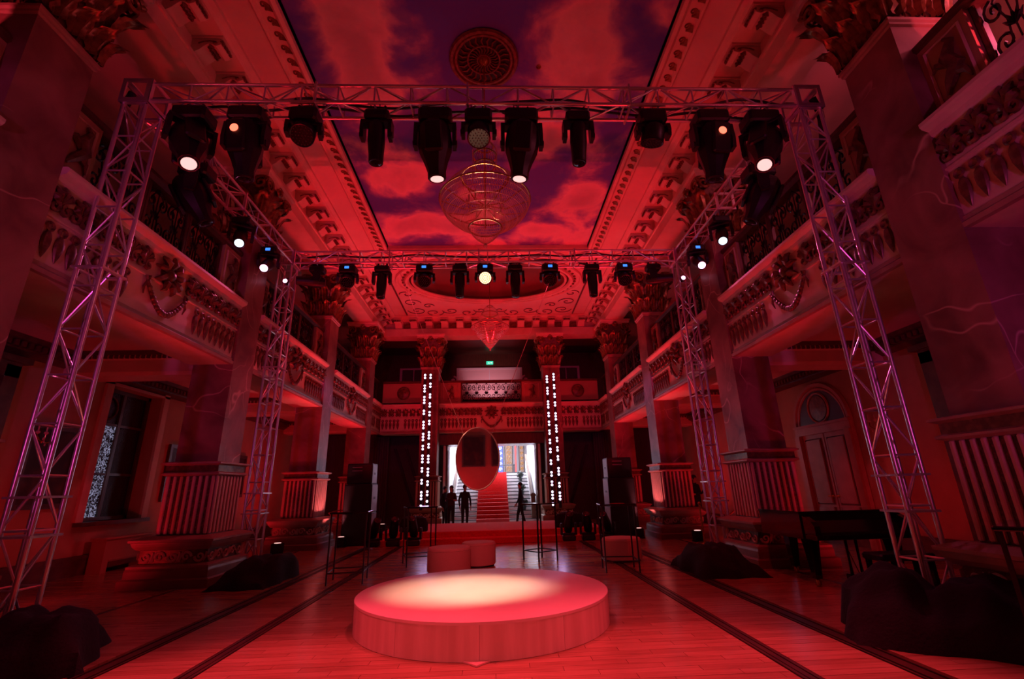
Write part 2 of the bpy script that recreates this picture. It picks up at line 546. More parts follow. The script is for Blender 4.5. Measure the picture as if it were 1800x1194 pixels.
n = len(angs)
cb.add(vs, [(2*i, 2*((i + 1) % n), 2*((i + 1) % n) + 1, 2*i + 1) for i in range(n)])
ceiling = struct('ceiling', cb, CEIL, 'flat plaster ceiling framing the painted sky and the oval dome', 'ceiling', False)
part('sky_mural', MB().box(-3.3, 3.3, -6, 13.8, ZC + .12, ZC + .2), SKY, ceiling, False, label='blue sky mural with cumulus clouds')
part('mural_reveal', MB().box(-3.32, -3.3, -6, 13.82, ZC, ZC + .2).box(3.3, 3.32, -6, 13.82, ZC, ZC + .2), DARKTRIM, ceiling, False)  # dark trim colour puts the recess's shadow edge into the sides
part('mural_reveal', MB().box(-3.3, 3.3, 13.78, 13.82, ZC, ZC + .2), CREAM, ceiling, False)
# oval dome
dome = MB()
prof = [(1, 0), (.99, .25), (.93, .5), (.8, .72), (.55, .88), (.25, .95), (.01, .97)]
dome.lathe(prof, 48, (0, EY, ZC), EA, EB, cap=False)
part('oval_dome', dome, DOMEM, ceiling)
for rr, rad in ((1.03, .09), (1.15, .06), (.96, .05)):
    part('dome_ring', MB().tube([(EA*rr*math.cos(2*PI*k/64), EY + EB*rr*math.sin(2*PI*k/64), ZC - .02) for k in range(64)], rad, 6, closed=True), CREAM, ceiling)
egg = MB().sphere((0, 0, 0), .055, 8, 5, sz=.7).mesh('dome_bead', GILT)
for k in range(56):
    a = 2*PI*k/56
    P('dome_bead', egg, ceiling, (EA*1.075*math.cos(a), EY + EB*1.085*math.sin(a), ZC - .03))
# arabesque panel round the oval
fr = MB()
for x in (-3.75, 3.75):
    fr.box(x - .03, x + .03, 14.5, 20.1, ZC - .03, ZC + .01)
part('panel_border', fr, DARKTRIM, ceiling, False)
part('panel_border', MB().box(-3.75, 3.75, 20.07, 20.13, ZC - .03, ZC + .01), DARKTRIM, ceiling, False)
def arab(sx, cx, cy, r, turns, a0, fl):
    pts = [(sx*p[0], p[2], ZC - .012) for p in spiral(cx, cy, r, turns, a0, 26, fl)]
    part('arabesque_scroll', MB().tube(pts, .022, 4), DARKTRIM, ceiling)
for sx in (-1, 1):
    for a in ((3.2, 19.3, .42, 1.4, 0, 1), (2.5, 19.55, .42, 1.3, PI, -1), (1.75, 19.35, .36, 1.3, 0, 1), (1.0, 19.6, .36, 1.2, PI, -1), (.45, 19.3, .28, 1.1, 0, 1), (3.3, 18.4, .38, 1.3, PI, 1), (3.35, 17.5, .3, 1.2, 0, -1), (2.65, 18.75, .25, 1.2, PI, 1), (3.4, 15.0, .3, 1.2, 0, 1)):
        arab(sx, *a)
# moulded frame round the mural, with leaf scrolls
def frame_profile():
    return [(0, 0), (0, -.1), (.06, -.13), (.1, -.1), (.13, -.06), (.33, -.05), (.36, -.09), (.4, -.09), (.45, -.03), (.45, 0)]
lw = MB().tube(spiral(0, 0, .075, 1.25, 0, 14), [.022 - .010*i/14 for i in range(15)], 5).add([(-.02, -.02, .1), (.1, -.03, .13), (.09, 0, .0), (-.05, 0, .0)], [(0, 1, 2, 3)]).mesh('leaf_scroll', GILT)
for i, sx in enumerate((-1, 1)):
    t = struct('trim_%d' % (i + 1), MB().prism([(sx*(3.3 + u), ZC + w) for u, w in frame_profile()], -1, 13.8, 'y'), CREAM, 'moulded frame with leaf scrolls along the mural, ' + SIDE[sx], 'moulding')
    y = 4.6
    while y < 13.7:
        P('leaf_scroll', lw, t, M=Matrix.Translation((sx*3.53, y, ZC - .06)) @ Matrix.Rotation(PI/2, 4, 'Z') @ Matrix.Rotation(PI/2, 4, 'X'))
        y += .26
t = struct('trim_3', MB().prism([(13.8 + u, ZC + w) for u, w in frame_profile()], -3.75, 3.75, 'x'), CREAM, 'moulded frame closing the far end of the sky mural', 'moulding')

# ------------------------------------------------------------------ architraves, cornices and modillions
modm = MB().prism([(0, 0), (.46, 0), (.51, -.05), (.49, -.12), (.41, -.15), (.34, -.11), (.28, -.1), (.22, -.15), (.15, -.23), (.07, -.28), (0, -.28)], -.15, .15, 'y').mesh('modillion', CREAM)
mods = MB().tube([(.12, -.155, -.1)] + [(x, -.155, z) for x, z in ((.2, -.06), (.3, -.045), (.4, -.06), (.43, -.09), (.39, -.11), (.36, -.08))], .014, 4).mesh('modillion_scroll', BRONZE)
modf = MB().box(0, .52, -.18, .18, 0, .05).mesh('modillion_cap', CREAM, False)
modd = MB().tube([(.49 + .02*math.sin(i*2.1), -.14 + .28*i/12, -.07 + .03*math.cos(i*2.1)) for i in range(13)], .034, 5).mesh('modillion_leaf', BRONZE)
mode = MB().tube([(.3 + .04*math.sin(i*2.1), -.13 + .26*i/12, -.13 - .012*math.cos(i*2.1)) for i in range(13)], .034, 5).mesh('modillion_leaf', BRONZE)
for i, sx in enumerate((-1, 1)):
    b = MB().box(*sorted((sx*4.87, sx*5.63)), -6, 21, 8.15, 8.5)
    arch = struct('trim_%d' % (4 + i), b, CREAM, 'plain architrave beam carried by the columns, ' + SIDE[sx], 'beam', False)
    part('architrave_fillet', MB().box(*sorted((sx*4.83, sx*5.0)), -6, 21, 8.44, 8.5), CREAM, arch, False)
    part('frieze', MB().box(*sorted((sx*4.93, sx*5.63)), -6, 21, 8.5, 8.84), CREAM, arch, False)
    part('corona', MB().prism([(sx*4.28, 9.0), (sx*4.28, 8.93), (sx*4.36, 8.9), (sx*4.4, 8.86), (sx*5.0, 8.86), (sx*5.0, 9.0)], -6, 20.9, 'y'), CREAM, arch, False)
    y = 3.42
    while y < 20.4:
        M = Matrix.Translation((sx*4.93, y, 8.81)) @ Matrix.Rotation(PI if sx > 0 else 0, 4, 'Z')
        m = P('modillion', modm, arch, M=M)
        P('modillion_cap', modf, m)
        P('modillion_leaf', modd, m)
        P('modillion_leaf', mode, m)
        P('modillion_scroll', mods, m)
        P('modillion_scroll', mods, m, loc=(0, .31, 0))
        y += .72
e = struct('trim_6', MB().box(-4.9, 4.9, 20.35, 21.05, 8.15, 8.5), CREAM, 'plain architrave beam across the far end of the hall', 'beam', False)
part('frieze', MB().box(-4.9, 4.9, 20.42, 21.05, 8.5, 8.84), CREAM, e, False)
part('corona', MB().prism([(19.85, 9.0), (19.85, 8.93), (19.93, 8.9), (19.97, 8.86), (20.5, 8.86), (20.5, 9.0)], -4.9, 4.9, 'x'), CREAM, e, False)
for k in range(13):
    m = P('modillion', modm, e, M=Matrix.Translation((-4.2 + .7*k, 20.42, 8.81)) @ Matrix.Rotation(-PI/2, 4, 'Z'))
    P('modillion_cap', modf, m)
    P('modillion_leaf', modd, m)
coff = MB().box(-.16, .16, -.02, .02, -.13, .13).mesh('coffer_panel', BRONZE, False)
for k in range(12):
    P('coffer_panel', coff, e, (-3.85 + .7*k, 20.41, 8.66))

# ------------------------------------------------------------------ walls
def wall_with_hole(x0, x1, y0, y1, z1, hy0, hy1, hz0, hz1):
    return MB().box(x0, x1, y0, hy0, 0, z1).box(x0, x1, hy1, y1, 0, z1).box(x0, x1, hy0, hy1, 0, hz0).box(x0, x1, hy0, hy1, hz1, z1)
wall_left = struct('wall_left', wall_with_hole(-8.7, -8.1, -6, 22.4, 9, 10.15, 11.75, .98, 3.75), OCHRE, 'ochre side wall with the tall recessed window', 'wall', False)
wall_right = struct('wall_right', MB().box(8.1, 8.7, -6, 22.4, 0, 9), OCHRE, 'ochre side wall with the arched door', 'wall', False)
wall_back = struct('wall_back', MB().box(-8.7, 8.7, -6.3, -6, 0, 9.3), OCHRE, 'wall at the head of the hall behind the camera', 'wall', False)
we = MB()
for sx in (-1, 1):
    we.box(*sorted((sx*2.05, sx*8.7)), 22.4, 22.6, 0, 4.0)
wall_far = struct('wall_far', we, GREYDRAPE, 'dark end wall either side of the stairwell opening', 'wall', False)
struct('wall_foyer', MB().box(-8.7, 8.7, 24, 24.2, 4, 9.0), WOODDARK, 'dark upper wall behind the end gallery', 'wall', False)
struct('wall_lintel', MB().box(-2.33, 2.33, 21.15, 22.4, 3.32, 3.82), WOODDARK, 'dark lintel over the stairwell opening', 'wall', False)
for i, sx in enumerate((-1, 1)):
    c = struct('ceiling_gallery_%d' % (i + 1), MB().box(*sorted((sx*5.6, sx*8.7)), -6, 24, 8.55, 8.7), CEIL, 'flat ceiling over the upper gallery, ' + SIDE[sx], 'ceiling', False)
    a = struct('ceiling_aisle_%d' % (i + 1), MB().box(*sorted((sx*5.6, sx*8.7)), -6, 22.4, 4.12, 4.35), CEIL, 'coffered aisle ceiling under the gallery, ' + SIDE[sx], 'ceiling', False)
    for y in YF:
        part('cross_beam', MB().prism([(y + .02, 4.12), (y + .02, 3.98), (y + .08, 3.95), (y + .08, 3.72), (y + .12, 3.66), (y + .63, 3.66), (y + .67, 3.72), (y + .67, 3.95), (y + .73, 3.98), (y + .73, 4.12)], *sorted((sx*5.6, sx*8.1)), 'x'), CREAM, a, False)
        d = MB()
        for k in range(24):
            x = 5.7 + .1*k
            d.box(*sorted((sx*x, sx*(x + .06))), y + .0, y + .05, 3.97, 4.04)
        d.box(*sorted((sx*5.6, sx*8.1)), y - .03, y + .02, 4.04, 4.12)
        part('dentil_row', d, DARKTRIM, a, False, kind='stuff')
    w = wall_left if sx < 0 else wall_right
    part('wall_cornice', MB().prism([(sx*8.1, 4.12), (sx*7.86, 4.12), (sx*7.88, 4.04), (sx*7.95, 3.98), (sx*7.97, 3.88), (sx*8.04, 3.84), (sx*8.1, 3.8)], -6, 22.4, 'y'), DARKTRIM, w, False)
    d = MB()
    for k in range(120):
        d.box(*sorted((sx*7.84, sx*7.93)), 3.0 + .13*k, 3.07 + .13*k, 3.9, 3.99)
    part('dentil_row', d, DARKTRIM, w, False, kind='stuff')
    struct('baseboard_%s' % ('left' if sx < 0 else 'right'), MB().box(*sorted((sx*8.04, sx*8.1)), -6, 22.4, 0, .34).box(*sorted((sx*8.02, sx*8.1)), -6, 22.4, .3, .36), DARKTRIM, 'dark skirting board along the wall, ' + SIDE[sx], 'skirting', False)
    # gallery deck over the aisle
    struct('floor_gallery_%d' % (i + 1), MB().box(*sorted((sx*5.2, sx*8.7)), -6, 24, 4.35, 4.5), WOODDARK, 'gallery deck above the aisle, ' + SIDE[sx], 'floor', False)
struct('floor_gallery_3', MB().box(-5.2, 5.2, 21.1, 24, 3.84, 4.4), WOODDARK, 'gallery deck across the far end', 'floor', False)
struct('ceiling_gallery_3', MB().box(-5.6, 5.6, 21.05, 24.2, 8.3, 8.5), WOODDARK, 'dark ceiling over the far end gallery', 'ceiling', False)
struct('ceiling_cap', MB().box(-8.7, 8.7, -6.3, 24.2, 9.98, 10.1), CEIL, 'roof slab above the plaster ceiling', 'ceiling', False)

# ------------------------------------------------------------------ columns
def leaf_mesh(name, h, w, curl, m):
    mb = MB(); nu, nv = 6, 9
    vs = []
    for j in range(nv):
        t = j/(nv - 1)
        wd = w*(.55 + .6*math.sin(PI*min(1, t*1.05)*.75))*(1 - .55*max(0, t - .55)/.45)*(1 + .22*math.cos(t*PI*7))
        out = -curl*(t**2.2)*1.0
        z = h*(t - .22*max(0, t - .72)**1.3*4)
        for i in range(nu + 1):
            u = i/nu*2 - 1
            vs.append((u*wd, out - .05*(1 - u*u)*(1 + .5*math.cos(u*9)) - .01, z - .05*abs(u)*t))
    fs = []
    for j in range(nv - 1):
        for i in range(nu):
            a = j*(nu + 1) + i
            fs.append((a, a + 1, a + nu + 2, a + nu + 1))
    mb.add(vs, fs)
    return mb.mesh(name, m, ang=60)
L1 = leaf_mesh('acanthus_leaf', .52, .13, .2, GILT)
L2 = leaf_mesh('acanthus_leaf', .62, .14, .3, GILT)
VOL = MB().tube(spiral(0, 0, .17, 1.7, PI*.9, 24, -1), [.05 - .028*i/24 for i in range(25)], 6).mesh('volute', GILT)
ROS = MB().lathe([(.02, 0), (.13, .01), (.1, .05), (.06, .03), (.05, .08), (.01, .1)], 10).mesh('rosette', GILT)
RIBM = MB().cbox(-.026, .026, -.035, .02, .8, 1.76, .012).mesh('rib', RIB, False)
RSC = MB().tube(spiral(0, 0, .085, 1.3, PI, 16), [.024 - .012*i/16 for i in range(17)], 5).add([(.06, 0, -.09), (.12, -.025, -.02), (.13, -.02, .07), (.09, 0, .08)], [(0, 1, 2, 3)]).mesh('relief_scroll', RIB)
def column_parts(c):
    part('plinth_step', MB().square([(.72, 0), (.72, .13), (.70, .15)]), STEPM, c, False)
    part('plinth_step', MB().square([(.67, .15), (.67, .26), (.66, .3)]), STEPM, c, False)
    part('base_moulding', MB().square([(.66, .3), (.66, .335), (.6, .36)]), BASE, c, False)
    part('relief_band', MB().square([(.55, .35), (.55, .57)]), BRONZE, c, False)
    part('torus_moulding', MB().square([(.57, .565), (.6, .58), (.64, .63), (.655, .67), (.66, .69), (.69, .70), (.69, .735), (.62, .76), (.54, .785)]), BASE, c, False)
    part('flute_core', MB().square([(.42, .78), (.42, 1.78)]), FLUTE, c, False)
    part('band_moulding', MB().square([(.44, 1.76), (.5, 1.785), (.5, 1.81), (.46, 1.83)]), BASE, c, False)
    part('pedestal_band', MB().square([(.455, 1.83), (.455, 1.94)]), BRONZE, c, False)
    part('band_moulding', MB().square([(.46, 1.94), (.52, 1.965), (.52, 1.99), (.42, 2.01)]), BASE, c, False)
    part('marble_shaft', MB().square([(.375, 2.0), (.375, 6.6)]), MARBLE, c, False)
    part('necking', MB().square([(.37, 6.55), (.4, 6.57), (.4, 6.6), (.42, 6.62), (.42, 6.66), (.38, 6.68)]), BASE, c, False)
    part('capital_bell', MB().square([(.37, 6.66), (.38, 7.2), (.43, 7.6), (.53, 7.95)]), BRONZE, c)
    part('abacus', MB().square([(.52, 7.94), (.6, 7.98), (.6, 8.06), (.64, 8.09), (.64, 8.15)]), CREAM, c, False)
    for q in range(4):
        A = Matrix.Rotation(q*PI/2, 4, 'Z')
        for k in range(8):
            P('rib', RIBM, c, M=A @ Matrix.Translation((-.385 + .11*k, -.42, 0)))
        for k in range(5):
            P('relief_scroll', RSC, c, M=A @ Matrix.Translation((-.44 + .22*k, -.56, .46)) @ Matrix.Rotation(PI*(k % 2), 4, 'Y'))
        for k in range(3):
            P('acanthus_leaf', L1, c, M=A @ Matrix.Translation((-.25 + .25*k, -.38, 6.68)))
        for k in range(2):
            P('acanthus_leaf', L2, c, M=A @ Matrix.Translation((-.14 + .28*k, -.39, 7.1)))
        B = A @ Matrix.Rotation(PI/4, 4, 'Z')
        P('acanthus_leaf', L1, c, M=B @ Matrix.Translation((0, -.52, 6.68)))
        P('acanthus_leaf', L2, c, M=B @ Matrix.Translation((0, -.54, 7.12)))
        for k in (-1, 1):
            P('volute', VOL, c, M=A @ Matrix.Translation((k*.42, -.56, 7.82)) @ Matrix.Scale(-k, 4, (1, 0, 0)))
        P('rosette', ROS, c, M=A @ Matrix.Translation((0, -.56, 7.95)) @ Matrix.Rotation(PI/2, 4, 'X'))
ORD = ['first', 'second', 'third', 'fourth']
col0 = None
for sx in (-1, 1):
    for k, y in enumerate(YF):
        lab = '%s square marble column from the camera, %s, fluted pedestal and gilt capital' % (ORD[k], SIDE[sx])
        if col0 is None:
            c = thing('column', lab, 'column', (sx*XC, y + CW/2, 0), 0, 'marble columns of the hall', 'structure')
            column_parts(c); col0 = c
        else:
            c = copy_tree(col0); c.location = (sx*XC, y + CW/2, 0)
        tag(c, lab)
    c = copy_tree(col0); c.location = (sx*2.7, 20.66, 0)
    tag(c, 'marble end column with light strips, stairwell edge on the ' + SIDE[sx])

# ------------------------------------------------------------------ gallery fronts
DROP = MB().lathe([(.004, -.27), (.03, -.2), (.058, -.1), (.06, -.03), (.045, .03), (.025, .06), (.02, .09)], 8, (0, -.015, 0), 1, .6).tube([(.045*math.cos(2*PI*k/10), -.025, .125 + .045*math.sin(2*PI*k/10)) for k in range(10)], .018, 4, closed=True).mesh('drop_ornament', BRONZE)
def palmette():
    mb = MB()
    for sg in (-1, 1):
        mb.tube(spiral(sg*.07, -.03, .07, 1.2, PI/2, 12, sg, -.03), [.03 - .012*i/12 for i in range(13)], 5)
    for k in range(5):
        a = PI*(.14 + .18*k)
        L = .17 + .03*math.sin(PI*k/4)
        mb.tube([(0, -.02, .02), (L*.6*math.cos(a), -.05, .02 + L*.6*math.sin(a)), (L*math.cos(a), -.02, .02 + L*math.sin(a))], [.02, .045, .012], 5)
    return mb
PALM = palmette().mesh('palmette_relief', BRONZE)
def grille_unit():
    mb = MB()
    for sg in (-1, 1):
        mb.tube(spiral(sg*.15, .2, .13, 1.4, -PI/2, 16, sg, 0), .018, 4)
        mb.tube(spiral(sg*.15, .58, .13, 1.4, PI/2, 16, -sg, 0), .018, 4)
        mb.tube([(0, 0, .02), (sg*.1, 0, .12), (sg*.06, 0, .4), (sg*.14, 0, .66), (0, 0, .78)], .014, 4)
    for k in range(5):
        a = PI*(.2 + .15*k)
        mb.tube([(0, 0, .3), (.09*math.cos(a), 0, .3 + .09*math.sin(a)), (.15*math.cos(a), 0, .3 + .17*math.sin(a))], [.01, .026, .006], 4)
    mb.tube([(0, 0, 0), (0, 0, .8)], .012, 4)
    return mb
GRILLE = grille_unit().mesh('grille_scrollwork', BLACKMET)
BIRD = MB().tube([(-.1, -.02, -.3), (-.02, -.03, -.18), (.08, -.03, -.05), (.02, -.04, .1), (.1, -.03, .26), (.04, -.02, .33)], [.02, .06, .08, .07, .04, .02], 6).tube([(.04, -.03, 0), (-.1, -.03, .1), (-.17, -.02, .05)], [.05, .04, .01], 5).tube([(0, -.03, -.1), (.14, -.03, -.18), (.17, -.02, -.3)], [.05, .035, .01], 5).mesh('relief_figure', BRONZE)
MEDAL = MB().lathe([(.3, 0), (.3, .03), (.25, .05), (.23, .03), (.1, .05), (.01, .07)], 20).mesh('medallion', BRONZE)
def garland():
    mb = MB(); rnd = random.Random(3)
    for i in range(17):
        t = i/16
        x, z = -.42 + .84*t, -.36*math.sin(PI*t)
        mb.sphere((x, -.05, z), .034 + .018*math.sin(PI*t) + rnd.uniform(-.004, .006), 7, 5, 1, .8)
    mb.v = [(x, y, z) for x, y, z in mb.v]
    mb.tube([(-.42 + .84*i/14, -.045, -.36*math.sin(PI*i/14)) for i in range(15)], .03, 5)
    for s in (-1, 1):
        mb.tube([(s*.42, -.04, 0), (s*.46, -.05, .07), (s*.4, -.05, .1), (s*.42, -.04, 0), (s*.47, -.04, -.1), (s*.44, -.03, -.2)], [.02, .026, .02, .022, .02, .008], 5)
    return mb
GARL = garland().mesh('garland', BRONZE)
CART = MB().lathe([(.17, 0), (.17, .05), (.13, .08), (.11, .05), (.07, .1), (.01, .12)], 16).xf(Matrix.Rotation(PI/2, 4, 'X')).mesh('cartouche', BRONZE)
CLEAF = MB().tube([(0, -.03, 0), (.015, -.08, .09), (-.01, -.06, .17), (.0, -.02, .22)], [.03, .055, .04, .012], 6).mesh('cartouche_leaf', BRONZE)
def gallery_front(label, L, pos, rz, panels, swag=True):
    g = thing('gallery_front', label, 'balcony', pos, rz, 'gallery fronts between the columns', 'structure')
    h = L/2
    part('soffit_beam', MB().box(-h, h, .02, .75, 3.82, 4.4), CREAM, g, False)
    part('frieze_panel', MB().box(-h, h, 0, .3, 3.9, 5.0), CREAM, g, False)
    part('bottom_moulding', MB().prism([(.02, 3.82), (-.05, 3.82), (-.06, 3.87), (-.02, 3.9), (-.03, 3.94), (.02, 3.95)], -h, h, 'x'), BASE, g, False)
    part('ledge', MB().prism([(0, 4.92), (-.05, 4.95), (-.06, 5.0), (-.13, 5.03), (-.15, 5.06), (-.15, 5.1), (-.12, 5.12), (.45, 5.12), (.45, 4.92)], -h, h, 'x'), CREAM, g, False)
    part('thin_moulding', MB().box(-h, h, -.03, .02, 4.5, 4.525), CREAM, g, False)
    gap = .52 if swag else 0
    n = int((h - gap - .06)/.165)
    xs = []
    for k in range(n):
        x = h - .11 - .165*k
        if x > gap:
            xs += [x, -x]
    for x in xs:
        P('drop_ornament', DROP, g, (x, 0, 4.27))
    n = max(2, int(L/.27))
    for k in range(n):
        x = -h + L*(k + .5)/n
        if swag and abs(x) < .3:
            continue
        P('palmette_relief', PALM, g, (x, 0, 4.68), scale=(1, 1.2, 1.12))
    if swag:
        P('garland', GARL, g, (0, 0, 4.42))
        P('cartouche', CART, g, (0, .01, 4.7))
        for k in range(9):
            P('cartouche_leaf', CLEAF, g, M=Matrix.Translation((0, 0, 4.7)) @ Matrix.Rotation(2*PI*k/9, 4, 'Y') @ Matrix.Translation((0, 0, .1)))
    # parapet, set back
    part('parapet_base', MB().box(-h, h, .16, .34, 5.12, 5.22), WOODDARK, g, False)
    part('top_rail', MB().prism([(.1, 6.14), (.1, 6.2), (.14, 6.22), (.36, 6.22), (.4, 6.2), (.4, 6.14), (.33, 6.1), (.17, 6.1)], -h, h, 'x'), WOODDARK, g, False)
    x = -h
    for kind, wd in panels:
        c = x + wd/2
        if kind == 'relief':
            p = part('relief_pedestal', MB().box(c - wd/2, c + wd/2, .14, .36, 5.12, 6.12), OCHRE, g, False)
            part('panel_frame', MB().tube([(c - wd*.36, .13, 5.26), (c + wd*.36, .13, 5.26), (c + wd*.36, .13, 6.02), (c - wd*.36, .13, 6.02)], .02, 4, closed=True), CREAM, p)
            P('relief_figure', BIRD, p, (c, .13, 5.64))
        elif kind == 'medal':
            p = part('solid_panel', MB().box(c - wd/2, c + wd/2, .16, .34, 5.12, 6.12), OCHRE, g, False)
            P('medallion', MEDAL, p, (c, .16, 5.65), rot=(PI/2, 0, 0))
        elif kind == 'grille':
            for sg in (-1, 1):
                part('post', MB().cbox(c + sg*(wd/2 - .03) - .03, c + sg*(wd/2 - .03) + .03, .2, .28, 5.2, 6.12, .01), WOODDARK, g, False)
            m = max(1, round((wd - .1)/.44))
            for k in range(m):
                P('grille_scrollwork', GRILLE, g, (c - wd/2 + .05 + (wd - .1)*(k + .5)/m, .24, 5.25), scale=((wd - .1)/m/.58, 1, 1.08))
        x += wd
    return g
BN = ['before the first column', 'between the first and second columns', 'between the second and third columns', 'between the third and fourth columns', 'beyond the fourth column']
bays = [(-.12, 4.0), (4.75, 8.87), (9.62, 13.74), (14.49, 18.61), (19.36, 20.95)]
for sx in (-1, 1):
    for k, (a, b) in enumerate(bays):
        L = b - a
        pan = [('relief', .55), ('grille', (L - 1.1)/3), ('grille', (L - 1.1)/3), ('grille', (L - 1.1)/3), ('relief', .55)] if L > 3 else [('grille', L)]
        gallery_front('ornate gallery front %s, %s' % (BN[k], SIDE[sx]), L, (sx*(XI + .06), (a + b)/2, 0), -sx*PI/2, pan, L > 3)
for sx in (-1, 1):
    gallery_front('end gallery front with round medallion, ' + SIDE[sx], 1.87, (sx*3.99, 20.95, 0), 0, [('medal', 1.87)], False)
gallery_front('central end gallery front with fretwork grille over the stairs', 4.66, (0, 20.95, 0), 0, [('relief', .93), ('grille', 2.8), ('relief', .93)], True)
# ------------------------------------------------------------------ windows, doors, pictures on the walls
w = thing('window_1', 'tall dark patterned-glass window in a deep recess of the ochre wall', 'window', (-8.42, 10.95, 0), 0, None, 'structure')
part('window_frame', MB().box(-.05, .05, -.8, -.72, .98, 3.75).box(-.05, .05, .72, .8, .98, 3.75).box(-.05, .05, -.8, .8, 3.67, 3.75).box(-.05, .05, -.8, .8, .98, 1.05), WOODDARK, w, False)
for k, (a, b) in enumerate(((-.72, -.04), (.04, .72))):
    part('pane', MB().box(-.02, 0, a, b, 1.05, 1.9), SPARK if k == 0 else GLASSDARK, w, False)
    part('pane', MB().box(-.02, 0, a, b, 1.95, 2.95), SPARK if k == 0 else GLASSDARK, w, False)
    part('pane', MB().box(-.02, 0, a, b, 3.0, 3.67), GLASSDARK, w, False)
part('mullion', MB().box(-.03, .04, -.04, .04, 1.05, 3.67), WOODDARK, w, False)
for z in (1.925, 2.975):
    part('glazing_bar', MB().box(-.03, .03, -.72, .72, z - .025, z + .025), WOODDARK, w, False)
part('tracery_ring', MB().tube([(.02, -.38 + .25*math.cos(2*PI*k/20), 3.33 + .25*math.sin(2*PI*k/20)) for k in range(20)], .025, 5, closed=True), WOODDARK, w)
part('window_sill', MB().box(.05, .48, -.95, .95, .9, .98), DARKTRIM, w, False)
part('casing', MB().box(.32, .38, -.98, -.8, .98, 3.93).box(.32, .38, .8, .98, .98, 3.93).box(.32, .38, -.98, .98, 3.75, 3.8), CREAM, w, False)
struct('wall_outside', MB().box(-9.0, -8.9, 9, 13, 0, 5), GREYDRAPE, 'dark night outside the recessed window', 'wall', False)

d = thing('door_1', 'arched double door with round fanlight in the ochre wall', 'door', (8.1, 11.15, 0), 0, None, 'structure')
def arch(r, z0, y0=0, n=20):
    return [(0, y0 - r, 0)] + [(0, y0 - r*math.cos(PI*k/n), z0 + r*math.sin(PI*k/n)) for k in range(n + 1)] + [(0, y0 + r, 0)]
for r, th in ((.95, .07), (.84, .04)):
    part('casing', MB().tube([(p[0] - .02, p[1], p[2]) for p in arch(r, 2.72)], th, 6), DOORM, d)
fan = MB()
vsf = [(0, 0, 2.72)] + [(0, -.8*math.cos(PI*k/24), 2.72 + .8*math.sin(PI*k/24)) for k in range(25)]
part('fanlight', MB().prism([(p[1], p[2]) for p in vsf], -.03, .0, 'x'), FANGLASS, d, False)
part('fanlight_ring', MB().tube([(-.04, .36*math.cos(2*PI*k/24), 3.1 + .36*math.sin(2*PI*k/24)) for k in range(24)], .03, 5, closed=True), DOORM, d)
part('fanlight_rosette', MB().lathe([(.3, 0), (.3, .02), (.2, .03), (.1, .02), (.02, .05)], 16).xf(Matrix.Translation((-.03, 0, 3.1)) @ Matrix.Rotation(-PI/2, 4, 'Y')), BRONZE, d)
part('transom', MB().box(-.1, 0, -.98, .98, 2.5, 2.72).box(-.13, 0, -1.0, 1.0, 2.68, 2.74), DOORM, d, False)
for sg in (-1, 1):
    lf = part('door_leaf', MB().box(-.05, 0, *sorted((sg*.02, sg*.78)), 0, 2.5), DOORM, d, False)
    for z0, z1 in ((.25, .75), (.9, 2.35)):
        c = sg*.4
        part('door_panel', MB().prism([(c - .26, z0), (c + .26, z0), (c + .26, z1), (c - .26, z1)], -.09, -.05, 'x'), DOORM, lf, False)
        part('panel_groove', MB().tube([(-.055, c - .29, z0 - .03), (-.055, c + .29, z0 - .03), (-.055, c + .29, z1 + .03), (-.055, c - .29, z1 + .03)], .022, 4, closed=True), DARKTRIM, lf)
    part('door_handle', MB().tube([(-.05, sg*.09, 1.05), (-.12, sg*.09, 1.05), (-.12, sg*.2, 1.05)], .015, 6).sphere((-.07, sg*.09, 1.05), .035), BRASS, lf)
    part('jamb', MB().box(-.14, 0, *sorted((sg*.8, sg*.98)), 0, 2.5), DOORM, d, False)
for i, (sx, nm) in enumerate(((1, 'near the grand piano'), (-1, 'beyond the truss tower on the window wall'))):
    dd = thing('door_%d' % (i + 2), 'tall doorway with heavy dark casing ' + nm, 'door', (sx*8.1, 6.75, 0), 0, None, 'structure')
    part('casing', MB().box(*sorted((-sx*.12, 0)), -1.3, -1.05, 0, 3.6).box(*sorted((-sx*.12, 0)), 1.05, 1.3, 0, 3.6).box(*sorted((-sx*.12, 0)), -1.3, 1.3, 3.4, 3.65), DARKTRIM, dd, False)
    part('cornice_cap', MB().box(*sorted((-sx*.2, 0)), -1.4, 1.4, 3.65, 3.75), DARKTRIM, dd, False)
    for sg in (-1, 1):
        lf = part('door_leaf', MB().box(*sorted((-sx*.04, 0)), *sorted((sg*.01, sg*1.05)), 0, 3.4), DOORM, dd, False)
        for z0, z1 in ((.3, 1.0), (1.2, 2.1), (2.3, 3.2)):
            part('door_panel', MB().box(*sorted((-sx*.07, -sx*.04)), *sorted((sg*.2, sg*.88)), z0, z1), DOORM, lf, False)
def picture(label, loc, wd, ht, ax):
    """ax: +1 hangs facing +x, -1 facing -x, 2 facing +y"""
    rz = {1: PI/2, -1: -PI/2, 2: PI}[ax]
    p = thing('framed_painting', label, 'painting', loc, rz, 'paintings on the walls')
    h, v = wd/2, ht/2
    part('frame', MB().box(-h - .09, -h, -.06, 0, -v - .09, v + .09).box(h, h + .09, -.06, 0, -v - .09, v + .09).box(-h, h, -.06, 0, v, v + .09).box(-h, h, -.06, 0, -v - .09, -v), WOODDARK, p, False)
    part('canvas', MB().box(-h, h, -.03, 0, -v, v), CANVAS, p, False)
picture('dark framed painting beside the tall doorway on the window wall', (-8.08, 9.1, 2.0), .9, 1.3, 1)
picture('large dark painting on the window wall nearest the truss tower', (-8.08, 5.0, 2.1), .7, 1.3, 1)
picture('dark painting just past the recessed window', (-8.08, 12.75, 2.0), .75, 1.2, 1)
